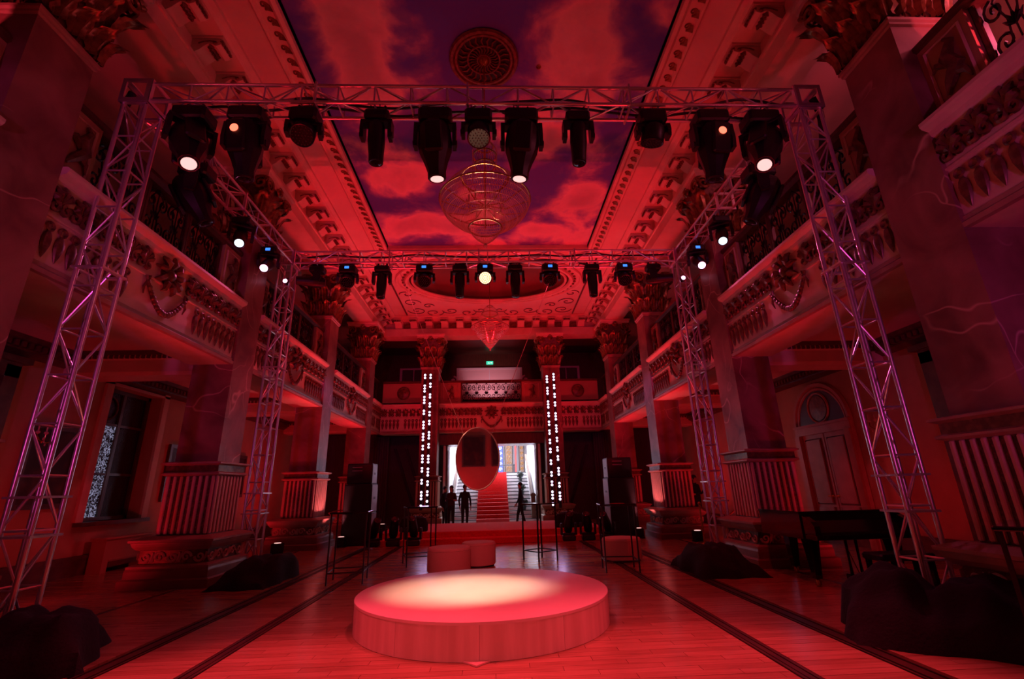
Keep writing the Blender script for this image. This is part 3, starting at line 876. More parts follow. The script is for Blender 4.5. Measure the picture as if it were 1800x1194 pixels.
picture('small dark painting between the second and third columns, window wall', (-8.08, 15.6, 2.0), .8, 1.1, 1)
picture('dark painting on the arched door wall beyond the second column', (8.08, 13.6, 2.1), .8, 1.3, -1)
picture('dark portrait that shows in the oval mirror, on the rear wall', (-1.03, -5.98, 3.42), 1.1, 1.5, 2)
picture('second dark painting on the rear wall beside the portrait', (.5, -5.98, 3.42), .95, 1.5, 2)
def sconce(label, loc, ax):
    s = thing('wall_sconce', label, 'sconce', loc, PI/2 if ax > 0 else -PI/2, 'crystal wall sconces')
    part('back_plate', MB().lathe([(.07, 0), (.07, .02), (.03, .05), (.01, .06)], 12).xf(Matrix.Rotation(PI/2, 4, 'X')), BRASS, s)
    for sg in (-1, 0, 1):
        part('arm', MB().tube([(0, -.03, 0), (sg*.1, -.12, -.06), (sg*.16, -.16, 0), (sg*.16, -.16, .08)], .01, 5), BRASS, s)
        part('candle_cup', MB().lathe([(.01, 0), (.035, .02), (.03, .05), (.012, .055), (.012, .14), (.004, .17)], 8, (sg*.16, -.16, .08)), CRYSTAL, s)
        for k in range(3):
            part('crystal_drop', MB().lathe([(.001, -.06), (.014, -.04), (.001, 0)], 5, (sg*.16 + .03*(k - 1), -.16, .04 - .05*k)), CRYSTAL, s)
sconce('crystal wall sconce beside the recessed window', (-8.08, 8.75, 2.45), 1)
sconce('crystal wall sconce beside the arched door', (8.08, 9.35, 2.45), -1)
r = thing('radiator_cover', 'boxed radiator cover on the floor below the window', 'radiator', (-7.86, 11.1, 0))
part('body', MB().box(-.14, .14, -.65, .65, .2, .62).box(-.14, .14, -.65, -.5, 0, .2).box(-.14, .14, .5, .65, 0, .2), RADIATOR, r, False)
part('top_board', MB().cbox(-.16, .18, -.7, .7, .62, .66, .01), RADIATOR, r, False)
part('air_slot', MB().box(.1, .145, -.48, .48, .1, .2), DARKTRIM, r, False)
part('front_moulding', MB().box(.14, .155, -.5, .5, .22, .25), RADIATOR, r, False)

# ------------------------------------------------------------------ stage, poufs, tables
st = thing('round_stage', 'low round wooden stage lit white in the middle of the hall', 'stage', (-.05, 6.03, 0))
SR, SH = 1.42, .31
part('stage_top', MB().lathe([(SR, SH - .03), (SR, SH - .006), (SR - .008, SH)], 96), VENEERTOP, st)
seg = MB()
def skirt(a0, a1, n=12):
    mb = MB(); vs = []
    for i in range(n + 1):
        a = a0 + (a1 - a0)*i/n
        for rr, z in ((SR - .012, 0), (SR - .004, .003), (SR - .004, SH - .03), (SR - .03, SH - .03)):
            vs.append((rr*math.cos(a), rr*math.sin(a), z))
    fs = []
    for i in range(n):
        for k in range(3):
            fs.append((i*4 + k, i*4 + 4 + k, i*4 + 5 + k, i*4 + 1 + k))
    return mb.add(vs, fs)
NS = 11
skm = skirt(.0008, 2*PI/NS - .0008).mesh('skirt_panel', VENEER)
for k in range(NS):
    P('skirt_panel', skm, st, rot=(0, 0, 2*PI*k/NS - PI/2))
part('base_board', MB().box(-.5, .5, -.5, .5, 0, .012).xf(Matrix.Translation((-.02, -.82, .002)) @ Matrix.Rotation(PI/4, 4, 'Z')), VENEER, st, False)
def pouf(label, x, y, r, h):
    p = thing('pouf', label, 'pouf', (x, y, 0), 0, 'round felt poufs')
    part('cushion', MB().lathe([(r*.97, .03), (r, .05), (r, h - .05), (r*.985, h - .02), (r*.94, h - .004), (r*.3, h + .004), (.01, h + .006)], 40), VELVET, p)
    part('seam', MB().tube([(r*1.0*math.cos(2*PI*k/40), r*1.0*math.sin(2*PI*k/40), h - .045) for k in range(40)], .006, 4, closed=True), VELVET, p)
    part('base_ring', MB().lathe([(r*.9, 0), (r*.9, .03)], 32), BLACK, p)
pouf('wider round felt pouf just behind the stage', -.74, 9.25, .39, .43)
pouf('slimmer round felt pouf tucked behind the wider one', -.23, 9.95, .33, .43)
pouf('round felt pouf under the bar table before the speaker stack', 2.62, 10.05, .38, .42)
def bar_table(label, x, y, s=.62, h=1.1, rz=0):
    t = thing('bar_table', label, 'table', (x, y, 0), rz, 'tall black bar tables')
    part('table_top', MB().cbox(-s/2, s/2, -s/2, s/2, h - .03, h, .008), BLACKGLOSS, t, False)
    e = s/2 - .03
    for a, b in ((-1, -1), (1, -1), (1, 1), (-1, 1)):
        part('leg', MB().box(a*e - .012, a*e + .012, b*e - .012, b*e + .012, 0, h - .03), BLACKMET, t, False)
    for q in range(4):
        part('stretcher', MB().box(-e, e, -e - .008, -e + .008, .17, .19).xf(Matrix.Rotation(q*PI/2, 4, 'Z')), BLACKMET, t, False)
bar_table('bar table with thin legs in front of the window side columns', -2.36, 8.65, rz=.12)
bar_table('bar table standing over the single pouf', 2.28, 8.9, rz=-.1)
bar_table('bar table behind the pair of poufs', -1.45, 10.35, rz=.3)
bar_table('bar table between the mirror and the single pouf', 1.02, 10.45, s=.55, rz=.6)
bar_table('bar table close to the camera beside the covered truss base', 3.72, 2.98, s=.7, rz=.62)
pp = thing('red_paper', 'small red paper lying on the bar table over the pouf', 'paper', (2.3, 8.85, 1.101))
part('sheet', MB().box(-.11, .11, -.08, .08, 0, .004).xf(Matrix.Rotation(.3, 4, 'Z')), CARPET, pp, False)

# ------------------------------------------------------------------ low carpeted platform and its gear
pl = thing('carpeted_platform', 'red carpeted two-step platform before the stairwell', 'platform', (0, 13.7, 0))
part('step', MB().cbox(-3.2, 3.2, 0, .5, 0, .15, .012), CARPET, pl, False)
part('step', MB().cbox(-3.2, 3.2, .42, 3.9, 0, .3, .012), CARPET, pl, False)
def heap(name, label, loc, wx, wy, h, seed, cat='cover', group=None, bumps=((0, 0, 1),), rz=0):
    rnd = random.Random(seed)
    n = 26
    ph = [rnd.uniform(0, 6.28) for _ in range(8)]
    mb = MB(); vs = []
    for j in range(n + 1):
        for i in range(n + 1):
            u, v = i/n*2 - 1, j/n*2 - 1
            ru = max(abs(u), abs(v))
            e = 1 - ru**4
            z = 0
            for bx, by, bh in bumps:
                z = max(z, bh*math.exp(-((u - bx)**2*1.5 + (v - by)**2*1.2)))
            fold = .08*math.sin(u*9 + ph[0]) + .06*math.sin(v*11 + u*4 + ph[1]) + .05*math.sin(u*17 - v*6 + ph[2])
            z = h*max(0, e**.3*(min(z*1.25, z*.35 + .72) + fold*.8)) if e > 0 else 0
            wob = 1 + .06*math.sin(5*u + ph[3]) + .05*math.sin(7*v + ph[4])
            vs.append((u*wx/2*wob, v*wy/2*(1 + .05*math.sin(6*u + ph[5])), z))
    fs = [(j*(n + 1) + i, j*(n + 1) + i + 1, (j + 1)*(n + 1) + i + 1, (j + 1)*(n + 1) + i) for j in range(n) for i in range(n)]
    mb.add(vs, fs)
    o = part(name, mb, CLOTH, None, True, loc=loc, rot=(0, 0, rz))
    return tag(o, label, cat, group)
heap('base_cover', 'black cloth over the weights of the front truss tower, window side', (-4.3, 4.95, 0), 1.35, 1.25, .42, 1, group='black cloths over truss bases', bumps=((.2, 0, .9), (.6, -.2, 1)), rz=.5)
heap('base_cover', 'black cloth over the weights of the front truss tower, piano side', (4.3, 4.72, 0), 1.6, 1.25, .52, 2, group='black cloths over truss bases', bumps=((-.6, .1, 1), (.1, -.2, .75), (.75, .1, 1.05)), rz=-.58)
heap('base_cover', 'black cloth heaped in front of the rear truss tower, window side', (-4.0, 8.95, 0), .95, 1.5, .36, 3, group='black cloths over truss bases', bumps=((0, 0, 1), (.6, .4, 1.2)))
heap('base_cover', 'black cloth heaped in front of the rear truss tower, piano side', (3.85, 8.55, 0), 1.05, 1.5, .38, 4, group='black cloths over truss bases', bumps=((-.5, 0, 1.1), (.3, .2, 1)))

# ------------------------------------------------------------------ truss
TS = .145
RUNG = MB().tube([(-TS, -TS, 0), (TS, -TS, 0)], .0125, 6).mesh('rung', ALU)
CELL = .5
DIAG = [MB().tube([(-TS*a, -TS, .03), (TS*a, -TS, CELL - .03)], .0115, 6).mesh('diagonal_brace', ALU) for a in (1, -1)]
PLATE = MB().box(-.19, .19, -.19, -.14, -.012, .012).box(-.19, .19, .14, .19, -.012, .012).box(-.19, -.14, -.14, .14, -.012, .012).box(.14, .19, -.14, .14, -.012, .012).mesh('joint_frame', ALU, False)
def truss(name, label, cat, a, b, joints=(), group=None, faces=(0, 1, 2, 3)):
    a, b = Vector(a), Vector(b)
    L = (b - a).length
    t = thing(name, label, cat, a, 0, group)
    if abs((b - a).z) < 1e-6:
        d = (b - a).normalized()
        y = Vector((0, 0, 1)).cross(d)
        M = Matrix(((0, y.x, d.x), (0, y.y, d.y), (1, 0, 0))).to_4x4()
        # local z along the beam, local x up, local y sideways
        if M.determinant() < 0:
            M = Matrix(((0, -y.x, d.x), (0, -y.y, d.y), (1, 0, 0))).to_4x4()
        t.rotation_euler = M.to_euler()
    ch = MB().tube([(0, 0, 0), (0, 0, L)], .0255, 10).mesh('chord', ALU)
    for sx in (-1, 1):
        for sy in (-1, 1):
            P('chord', ch, t, (sx*TS, sy*TS, 0))
    n = int(L/CELL)
    c = L/n
    for k in range(n):
        for q in faces:
            A = Matrix.Rotation(q*PI/2, 4, 'Z')
            P('diagonal_brace', DIAG[(k + q) % 2], t, M=A @ Matrix.Translation((0, 0, k*c)) @ Matrix.Scale(c/CELL, 4, (0, 0, 1)))
            if k:
                P('rung', RUNG, t, M=A @ Matrix.Translation((0, 0, k*c)))
    for z in (0, L) + tuple(joints):
        P('joint_frame', PLATE, t, (0, 0, z))
    return t
TZ0, TZ1 = 6.5, 6.88
YT0, YT1, XT = 5.35, 10.12, 4.7
CB = TZ1 - TZ0
def corner(label, loc):
    c = thing('truss_corner', label, 'truss', loc, 0, 'corner blocks of the truss frame')
    h = .19
    for s in (-1, 1):
        for ax in range(3):
            fr_ = MB().box(-h, h, -h, -h + .055, -.01, .01).box(-h, h, h - .055, h, -.01, .01).box(-h, -h + .055, -h + .055, h - .055, -.01, .01).box(h - .055, h, -h + .055, h - .055, -.01, .01)
            M = Matrix.Translation(Vector([(0, 0, s*h), (s*h, 0, 0), (0, s*h, 0)][ax])) @ (Matrix.Identity(4) if ax == 0 else Matrix.Rotation(PI/2, 4, 'Y' if ax == 1 else 'X'))
            part('corner_plate', fr_, ALU, c, False, M=M)
    for a in (-1, 1):
        for b in (-1, 1):
            for zz in (-1, 1):
                part('bolt', MB().lathe([(.012, -.02), (.012, .02)], 6, (a*.165, b*.165, zz*.185)), BLACKMET, c)
for yy, fb in ((YT0, 'front'), (YT1, 'rear')):
    for sx in (-1, 1):
        tw = truss('truss_tower', '%s aluminium box-truss tower on the %s' % (fb, SIDE[sx]), 'truss', (sx*XT, yy, .04), (sx*XT, yy, TZ0), (1.02, 1.4, 4.0), 'aluminium truss towers')
        corner('%s corner block of the truss frame, %s' % (fb, SIDE[sx]), (sx*XT, yy, (TZ0 + TZ1)/2))
        part('base_plate', MB().cbox(-.4, .4, -.4, .4, -.04, -.01, .005), BLACKMET, tw, False)
    truss('truss_beam', '%s horizontal box-truss beam carrying a row of stage lights' % fb, 'truss', (-XT + .19, yy, (TZ0 + TZ1)/2), (XT - .19, yy, (TZ0 + TZ1)/2), (2.2, 4.3, 6.6), 'aluminium truss beams')
for sx in (-1, 1):
    truss('truss_beam', 'side truss beam joining front and rear towers, ' + SIDE[sx], 'truss', (sx*XT, YT0 + .19, (TZ0 + TZ1)/2), (sx*XT, YT1 - .19, (TZ0 + TZ1)/2), (2.2,), 'aluminium truss beams')
def cable(label, pts, r=.012, group='black cables on the truss'):
    n = len(pts)
    sm = []
    P4 = [Vector(p) for p in pts]
    for i in range(n - 1):
        p0, p1, p2, p3 = P4[max(i - 1, 0)], P4[i], P4[i + 1], P4[min(i + 2, n - 1)]
        for k in range(6):
            t = k/6
            sm.append(.5*((2*p1) + (p2 - p0)*t + (2*p0 - 5*p1 + 4*p2 - p3)*t*t + (3*p1 - p0 - 3*p2 + p3)*t**3))
    sm.append(P4[-1])
    return tag(part('power_cable', MB().tube(sm, r, 5), BLACK), label, 'cable', group)
rc = random.Random(5)
for yy, fb in ((5.4, 'front'), (10.1, 'rear')):
    for j in range(2):
        cable('black cable lying along the %s truss beam, %s run' % (fb, ('upper', 'lower')[j]), [(-4.3 + .62*k, yy + rc.uniform(-.08, .08), (6.74 if j == 0 else 6.58) + rc.uniform(-.05, .04)) for k in range(15)], .02)
for sx in (-1, 1):
    cable('black strap running from the front corner block back to the %s columns' % SIDE[sx], [(sx*4.86, 5.3, 6.78), (sx*5.0, 5.4, 6.5), (sx*5.2, 5.8, 6.2), (sx*5.35, 6.4, 6.18)], .05, 'straps behind the truss')

# ------------------------------------------------------------------ stage lights
def disc_dots(r, n_rings, dr, m, name):
    mb = MB()
    mb.lathe([(dr, 0), (dr, .008)], 6)
    for q in range(1, n_rings + 1):
        for k in range(6*q):
            a = 2*PI*k/(6*q)
            mb.lathe([(dr, 0), (dr, .008)], 6, (r*q/n_rings*math.cos(a), r*q/n_rings*math.sin(a), 0))
    return mb.mesh(name, m)
DOTS = disc_dots(.125, 3, .008, LEDDOT, 'led_array')
DOTSON = disc_dots(.125, 3, .013, WARMWHITE, 'led_array')
SPEC = {
    'profile': dict(base=(.23, .16, -.05, -.25), piv=-.56, ax=.24, head=[(.06, .29), (.18, .28), (.22, .2), (.235, .0), (.22, -.14), (.16, -.3), (.125, -.42), (.125, -.52)], lens=.092, lz=-.522, sq=10),
    'spot': dict(base=(.17, .12, -.05, -.2), piv=-.42, ax=.165, head=[(.03, .2), (.09, .19), (.115, .14), (.12, -.1), (.105, -.28), (.1, -.42)], lens=.08, lz=-.422, sq=12),
    'wash': dict(base=(.19, .14, -.04, -.24), piv=-.37, ax=.19, head=[(.05, .13), (.12, .12), (.155, .06), (.16, -.1), (.15, -.13)], lens=.14, lz=-.132, sq=20),
}
HEADM = {}
for k, s in SPEC.items():
    HEADM[k] = MB().lathe(list(reversed(s['head'])), s['sq']).mesh('lamp_head', BLACK, ang=30)
def moving_light(kind, label, loc, aim, lens=None, display=False, hang=True, group='stage lights hung on the truss', spot=None):
    glow = kind == 'glow'
    kind = 'profile' if glow else kind
    s = SPEC[kind]
    f = thing('stage_light', label, 'stage light', loc, 0, group)
    up = 1 if hang else -1
    bx, by, z0, z1 = s['base']
    part('fixture_base', MB().cbox(-bx, bx, -by, by, *sorted((up*z1, up*z0)), .03), BLACK, f, False)
    if hang:
        for sg in (-1, 1):
            part('clamp', MB().box(sg*.1 - .02, sg*.1 + .02, -.03, .03, -.06, .0).tube([(sg*.1, .045*math.cos(a), .03 + .045*math.sin(a)) for a in [2*PI*i/10 for i in range(10)]], .012, 5, closed=True), BLACKMET, f)
    dv = (Vector(aim) - (Vector(loc) + Vector((0, 0, up*s['piv'])))).normalized()
    hx = Vector((-dv.y, dv.x, 0))
    hx = Vector((1, 0, 0)) if hx.length < .35 else hx.normalized()
    if hx.x < 0: hx = -hx
    hy = Vector((0, 0, 1)).cross(hx)
    Ym = Matrix(((hx.x, hy.x, 0), (hx.y, hy.y, 0), (0, 0, 1))).to_4x4()
    a, p = s['ax'], up*s['piv']
    for sg in (-1, 1):
        mb = MB().prism([(-.07, up*z1), (.07, up*z1), (.085, p*.8 + up*z1*.2), (.06, p - up*.07), (-.06, p - up*.07), (-.085, p*.8 + up*z1*.2)], *sorted((sg*a, sg*(a + .05))), 'x')
        kn = MB().lathe([(.05, 0), (.05, .012)], 10).xf(Matrix.Translation((sg*(a + .05), 0, p)) @ Matrix.Rotation(sg*PI/2, 4, 'Y'))
        mb.add(kn.v, kn.f)
        part('yoke_arm', mb, BLACK, f, False, M=Ym)
    part('yoke_bridge', MB().cbox(-a - .05, a + .05, -.075, .075, *sorted((up*z1, up*z1 - up*.05)), .012), BLACK, f, False, M=Ym)
    ez = -dv
    ey = ez.cross(hx).normalized()
    ex = ey.cross(ez).normalized()
    H = Matrix(((ex.x, ey.x, ez.x, 0), (ex.y, ey.y, ez.y, 0), (ex.z, ey.z, ez.z, p), (0, 0, 0, 1)))
    hd = P('lamp_head', HEADM[kind], f, M=H)
    part('lens_ring', MB().tube([(s['lens']*1.08*math.cos(2*PI*k/20), s['lens']*1.08*math.sin(2*PI*k/20), s['lz'] + .0) for k in range(20)], .012, 5, closed=True), BLACKMET, hd)
    if kind == 'wash':
        P('led_array', DOTSON if lens else DOTS, hd, (0, 0, s['lz'] - .01), kind='stuff')
        part('lens', MB().lathe([(s['lens'], 0), (s['lens'], .004)], 20, (0, 0, s['lz'] - .002)), WARMDIM if lens else LENSOFF, hd)
    else:
        part('lens', MB().lathe([(.01, -.012), (s['lens']*.7, -.008), (s['lens'], 0), (s['lens'], .006)], 20, (0, 0, s['lz'] - .004)), lens or LENSOFF, hd)
    if glow:
        part('glowing_port', MB().lathe([(.01, -.01), (.045, -.006), (.055, .004)], 14).xf(Matrix.Translation((0, -.275, .06)) @ Matrix.Rotation(-PI/2, 4, 'X')), REDLENS, hd)
        part('glowing_port', MB().lathe([(.01, -.01), (.045, -.006), (.055, .004)], 14).xf(Matrix.Translation((0, .275, .06)) @ Matrix.Rotation(PI/2, 4, 'X')), REDLENS, hd)
    if kind == 'profile':
        for sg in (-1, 1):
            part('cooling_fin', MB().cbox(-.12, .12, *sorted((sg*.2, sg*.262)), -.24, .2, .02), BLACK, hd, False)
    if display:
        part('display', MB().box(-.05, .05, -by - .004, -by, *sorted((up*(z0 - .05), up*(z0 - .11)))), BLUELED, f, False)
    if spot:
        e, c, ang, bl = spot
        lp = lamp('light_source', 'SPOT', (0, 0, 0), e, c, None, .06, ang, bl)
        org = Vector(loc) + Vector((0, 0, p)) + dv*(-s['lz'] + .05)
        lp.location = org
        lp.rotation_euler = dv.to_track_quat('-Z', 'Y').to_euler()
    return f
ZH = 6.52
WARM = (1, .62, .48)
front = [
    (-3.97, 'profile', (-1.6, 3.2, 0), PINKWHITE, False, (1050, CRIM, 52, .6), 'large profile light at the window end of the front truss, tilted to the stage'),
    (-3.23, 'glow', (-2.9, 6.3, 0), None, False, None, 'red-glowing spot on the front truss second from the window end'),
    (-2.46, 'wash', (-2.2, 3.6, 3.2), None, False, (230, RED, 80, .7), 'LED wash light with dotted face on the front truss, window half'),
    (-1.47, 'spot', (-1.35, 5.9, 0), None, False, None, 'slim spot pointing straight down from the front truss, window half'),
    (-.66, 'profile', (-.3, 6.12, 0), PINKWHITE, False, (1500, WARM, 24, .85), 'large white-lit profile left of the centre wash on the front truss'),
    (-.06, 'wash', (0, 4.0, 2.2), None, False, (700, CRIM, 85, .8), 'LED wash light hung at the centre of the front truss'),
    (.54, 'profile', (.0, 6.1, 0), PINKWHITE, False, (800, WARM, 21, .8), 'large white-lit profile right of the centre wash on the front truss'),
    (1.34, 'spot', (1.2, 5.9, 0), None, False, None, 'slim spot pointing straight down from the front truss, piano half'),
    (2.41, 'wash', (2.0, 6.4, 2.8), None, False, (230, RED, 80, .7), 'LED wash light turned aside on the front truss, piano half'),
    (3.26, 'glow', (2.9, 6.3, 0), None, False, None, 'red-glowing spot on the front truss second from the piano end'),
    (4.0, 'profile', (1.6, 3.2, 0), PINKWHITE, False, (1050, CRIM, 52, .6), 'large profile light at the piano end of the front truss, tilted to the stage'),
]
for x, k, aim, lens, disp, sp, lab in front:
    moving_light(k, lab, (x, 5.33, ZH), aim, lens, disp, True, spot=sp)
names = ['first', 'second', 'third', 'fourth', 'fifth', 'sixth', 'seventh', 'eighth', 'ninth', 'tenth', 'eleventh']
back = [(-3.98, 'spot', (-7, 9.0, 5.9), None, None), (-3.27, 'wash', (-3.0, 8.6, 4), None, None), (-2.48, 'spot', (-2.4, 9.7, 0), None, None), (-1.49, 'wash', (-1.2, 8.3, 4), None, None), (-.66, 'spot', (-.6, 9.8, 0), None, None),
        (-.06, 'wash', (.0, 2, 3.4), WARMWHITE, (180, (1, .3, .2), 60, .6)), (.65, 'spot', (.6, 9.8, 0), None, None), (1.48, 'wash', (1.2, 8.3, 4), None, None), (2.49, 'spot', (2.4, 9.7, 0), None, None), (3.27, 'wash', (3.0, 8.6, 4), None, None), (3.98, 'spot', (7, 9.0, 5.9), None, None)]
for i, (x, k, aim, lens, sp) in enumerate(back):
    moving_light(k, '%s stage light from the window end of the rear truss%s' % (names[i], ', glowing warm white' if lens else (', with blue display' if k == 'wash' else ', slim and dark')), (x, 10.06, ZH), aim, lens, k == 'wash', True, spot=sp)
for sx in (-1, 1):
    moving_light('profile', 'dark moving light low on the side truss behind the front corner, ' + SIDE[sx], (sx*4.62, 6.5, ZH), (sx*3.6, 6.9, 4), None, False)
    moving_light('spot', 'cool white spot midway along the side truss, ' + SIDE[sx], (sx*4.66, 8.0, ZH), (sx*3.3, 5.6, 3.4), COOLWHITE, False, spot=(120, (1, .12, .2), 40, .5))
    moving_light('spot', 'brightly lit spot near the rear corner of the side truss, ' + SIDE[sx], (sx*4.66, 9.15, ZH), (sx*3.2, 3.5, 1.6), HOTPINK, True, spot=(90, (1, .14, .45), 75, .6))
    pc = thing('par_can', 'small lit lamp clamped to the rear truss tower, ' + SIDE[sx], 'stage light', (sx*4.62, 9.9, 6.05), 0, 'small lamps on the rear towers')
    part('can', MB().lathe([(.05, .0), (.06, .02), (.06, .14), (.03, .18)], 12).xf(Matrix.Rotation(PI/2, 4, 'X') @ Matrix.Rotation(PI, 4, 'X')), BLACK, pc)
    part('lens', MB().lathe([(.01, 0), (.05, .0), (.05, .01)], 12).xf(Matrix.Translation((0, -.01, 0)) @ Matrix.Rotation(PI/2, 4, 'X')), HOTPINK, pc)
    part('bracket', MB().tube([(-.08, .1, 0), (-.08, .1, .12), (.08, .1, .12), (.08, .1, 0)], .01, 4), BLACKMET, pc)
# moving heads standing on the floor before the platform
for sx in (-1, 1):
    for k in range(3):
        moving_light('spot', 'unlit moving head on the floor, %s from the platform centre, %s' % (ORD[k], SIDE[sx]), (sx*(2.05 + .52*k), 13.3, 0), (sx*(2.05 + .52*k) - sx*.3*k, 12.2, 1.6), None, False, False, 'moving heads on the floor')
    cs = thing('covered_monitor', 'black covered monitor on the platform edge, ' + SIDE[sx], 'speaker', (sx*2.25, 14.5, .3))
    part('cover', MB().lathe([(.33, 0), (.36, .03), (.36, .22), (.3, .36), (.2, .41), (.01, .43)], 20, (0, 0, 0), 1.15, .7), CLOTH, cs)
    part('top_edge', MB().box(-.16, .16, -.06, -.03, .415, .425), SPKSIDE, cs, False)
# uplighters by the columns
def uplight(label, x, y, col, e, aim, lm):
    u = thing('uplight', label, 'uplight', (x, y, 0), 0, 'uplights by the columns')
    part('can', MB().cbox(-.12, .12, -.12, .12, .04, .26, .02), BLACK, u, False)
    part('foot', MB().box(-.13, .13, -.1, .1, 0, .03).box(-.02, .02, -.02, .02, .03, .05), BLACK, u, False)
    part('lens', MB().lathe([(.08, .26), (.08, .268)], 14), lm, u, False)
    part('bracket', MB().tube([(-.14, 0, .03), (-.14, 0, .2), (.14, 0, .2), (.14, 0, .03)], .01, 4), BLACKMET, u)
    lamp('light_source', 'SPOT', (x, y, .32), e, col, aim, .05, 70, .6)
for sx in (-1, 1):
    uplight('lit uplight at the inner foot of the third column, ' + SIDE[sx], sx*4.12, 13.95, (1, .16, .2), 130, (sx*4.95, 14.1, 2.2), PINKWHITE)
    uplight('lit uplight at the outer foot of the third column, ' + SIDE[sx], sx*5.3, 12.75, RED, 60, (sx*5.6, 13.2, 4), PINKWHITE)
    uplight('lit uplight at the foot of the fourth column, ' + SIDE[sx], sx*4.12, 18.9, RED, 90, (sx*4.9, 19, 4), PINKWHITE)
    lamp('column_wash', 'SPOT', (sx*1.6, 10.3, 6.3), 240, VIO, (sx*4.9, 14.1, 4.3), .05, 9, .5)
    lamp('column_wash', 'SPOT', (sx*.9, 10.3, 6.3), 330, CRIM, (sx*4.9, 9.3, 3.0), .1, 42, .8)  # added spot, no fixture: reddens the inner faces of the second columns
    lamp('platform_wash', 'SPOT', (sx*1.0, 10.3, 6.3), 260, RED, (sx*1.0, 15.2, .3), .1, 50, .8)  # extra spot without a fixture, added to brighten the platform carpet
    lamp('far_wash', 'SPOT', (sx*2.5, 10.3, 6.35), 240, RED, (sx*2.4, 21, 5.2), .1, 55, .8)
    lamp('c1_wash', 'SPOT', (sx*5.75, 2.4, 5.4), 150, CRIM, (sx*5.2, 4.0, 6.35), .08, 70, .5)

lamp('mirror_wash', 'SPOT', (-3.9, 8.9, 6.2), 420, (1, .36, .24), (-.45, 10.1, 2.1), .04, 14, .4)  # spot hung on nothing, added to light up the mirror rim

# ------------------------------------------------------------------ loudspeakers
def speaker(label, x, y, z, wd, dp, h, drv):
    s = thing('loudspeaker', label, 'loudspeaker', (x, y, z), 0, 'black loudspeaker cabinets')
    part('cabinet', MB().cbox(-wd/2, wd/2, -dp/2, dp/2, 0, h - .004, .015), BLACK, s, False)
    part('grille', MB().box(-wd/2 + .03, wd/2 - .03, -dp/2 - .012, -dp/2 + .002, .03, h - .04), SPKMET, s, False)
    for sg in (-1, 1):
        part('side_plate', MB().box(*sorted((sg*wd/2, sg*(wd/2 + .006))), -dp/2 + .03, dp/2 - .03, .03, h - .04), SPKSIDE, s, False)
        part('handle', MB().box(*sorted((sg*(wd/2 + .004), sg*(wd/2 + .012))), -.08, .08, h/2 - .03, h/2 + .03), BLACK, s, False)
    for k in range(drv):
        part('logo_strip', MB().box(-wd*.3, wd*.1, -dp/2 - .016, -dp/2 - .01, h - .12 - .1*k, h - .1 - .1*k), SPKSIDE, s, False)
for sx in (-1, 1):
    z = 0
    for k, (wd, dp, h) in enumerate(((.78, .75, .86), (.78, .7, .78), (.72, .6, .58))):
        speaker('%s cabinet of the speaker stack, %s' % (('bottom', 'middle', 'top')[k], SIDE[sx]), sx*3.82, 14.55, z, wd, dp, h, 2 if k == 2 else 0)
        z += h

# ------------------------------------------------------------------ grand piano
pn = thing('grand_piano', 'black grand piano standing before the arched door', 'piano', (4.45, 6.98, 0), 0)
out = [(0, 0), (1.48, 0), (1.48, .3), (1.42, .55), (1.22, .82), (1.05, 1.02), (.95, 1.22), (.72, 1.4), (.4, 1.42), (.12, 1.3), (0, 1.05)]
part('rim', MB().prism(out, .62, .95, 'z'), BLACKGLOSS, pn, False)
part('lid', MB().prism([(x*1.02 - .015, y*1.02 - .02) for x, y in out], .955, .985, 'z'), BLACKGLOSS, pn, False)
part('key_bed', MB().cbox(.02, 1.46, -.26, 0, .62, .69, .01), BLACKGLOSS, pn, False)
part('fallboard', MB().prism([(-.25, .69), (-.24, .72), (-.05, .86), (0, .86), (0, .69)], .1, 1.38, 'x'), BLACKGLOSS, pn, False)
for x in (.02, 1.38):
    part('cheek', MB().prism([(-.26, .69), (-.26, .8), (-.2, .86), (-.04, .93), (0, .93), (0, .69)], x, x + .08, 'x'), BLACKGLOSS, pn, False)
for x, y in ((.14, .08), (1.34, .08), (.5, 1.15)):
    lg = part('leg', MB().square([(.045, .1), (.05, .2), (.075, .55), (.085, .62)]), BLACKGLOSS, pn, False, loc=(x, y, 0))
    part('caster', MB().lathe([(.02, 0), (.04, .02), (.04, .06), (.02, .1)], 10), BRASS, lg)
ly = part('pedal_lyre', MB().cbox(-.13, .13, -.06, .06, .06, .14, .01), BLACKGLOSS, pn, False, loc=(.74, .1, 0))
for sg in (-1, 1):
    part('lyre_post', MB().lathe([(.022, .14), (.016, .3), (.022, .62)], 8, (sg*.075, 0, 0)), BLACKGLOSS, ly)
part('brace_rod', MB().tube([(.05, .02, .12), (.16, .4, .62)], .008, 5), BRASS, ly)
for k in range(3):
    part('pedal', MB().box(-.09 + .07*k, -.05 + .07*k, -.15, -.05, .06, .075), BRASS, ly, False)
bn = thing('piano_bench', 'low black piano bench behind the truss tower', 'bench', (5.25, 6.35, 0))
part('seat', MB().cbox(-.36, .36, -.17, .17, .42, .5, .02), BLACK, bn, False)
for a in (-1, 1):
    for b in (-1, 1):
        part('leg', MB().box(a*.31 - .025, a*.31 + .025, b*.12 - .025, b*.12 + .025, 0, .42), BLACKGLOSS, bn, False)
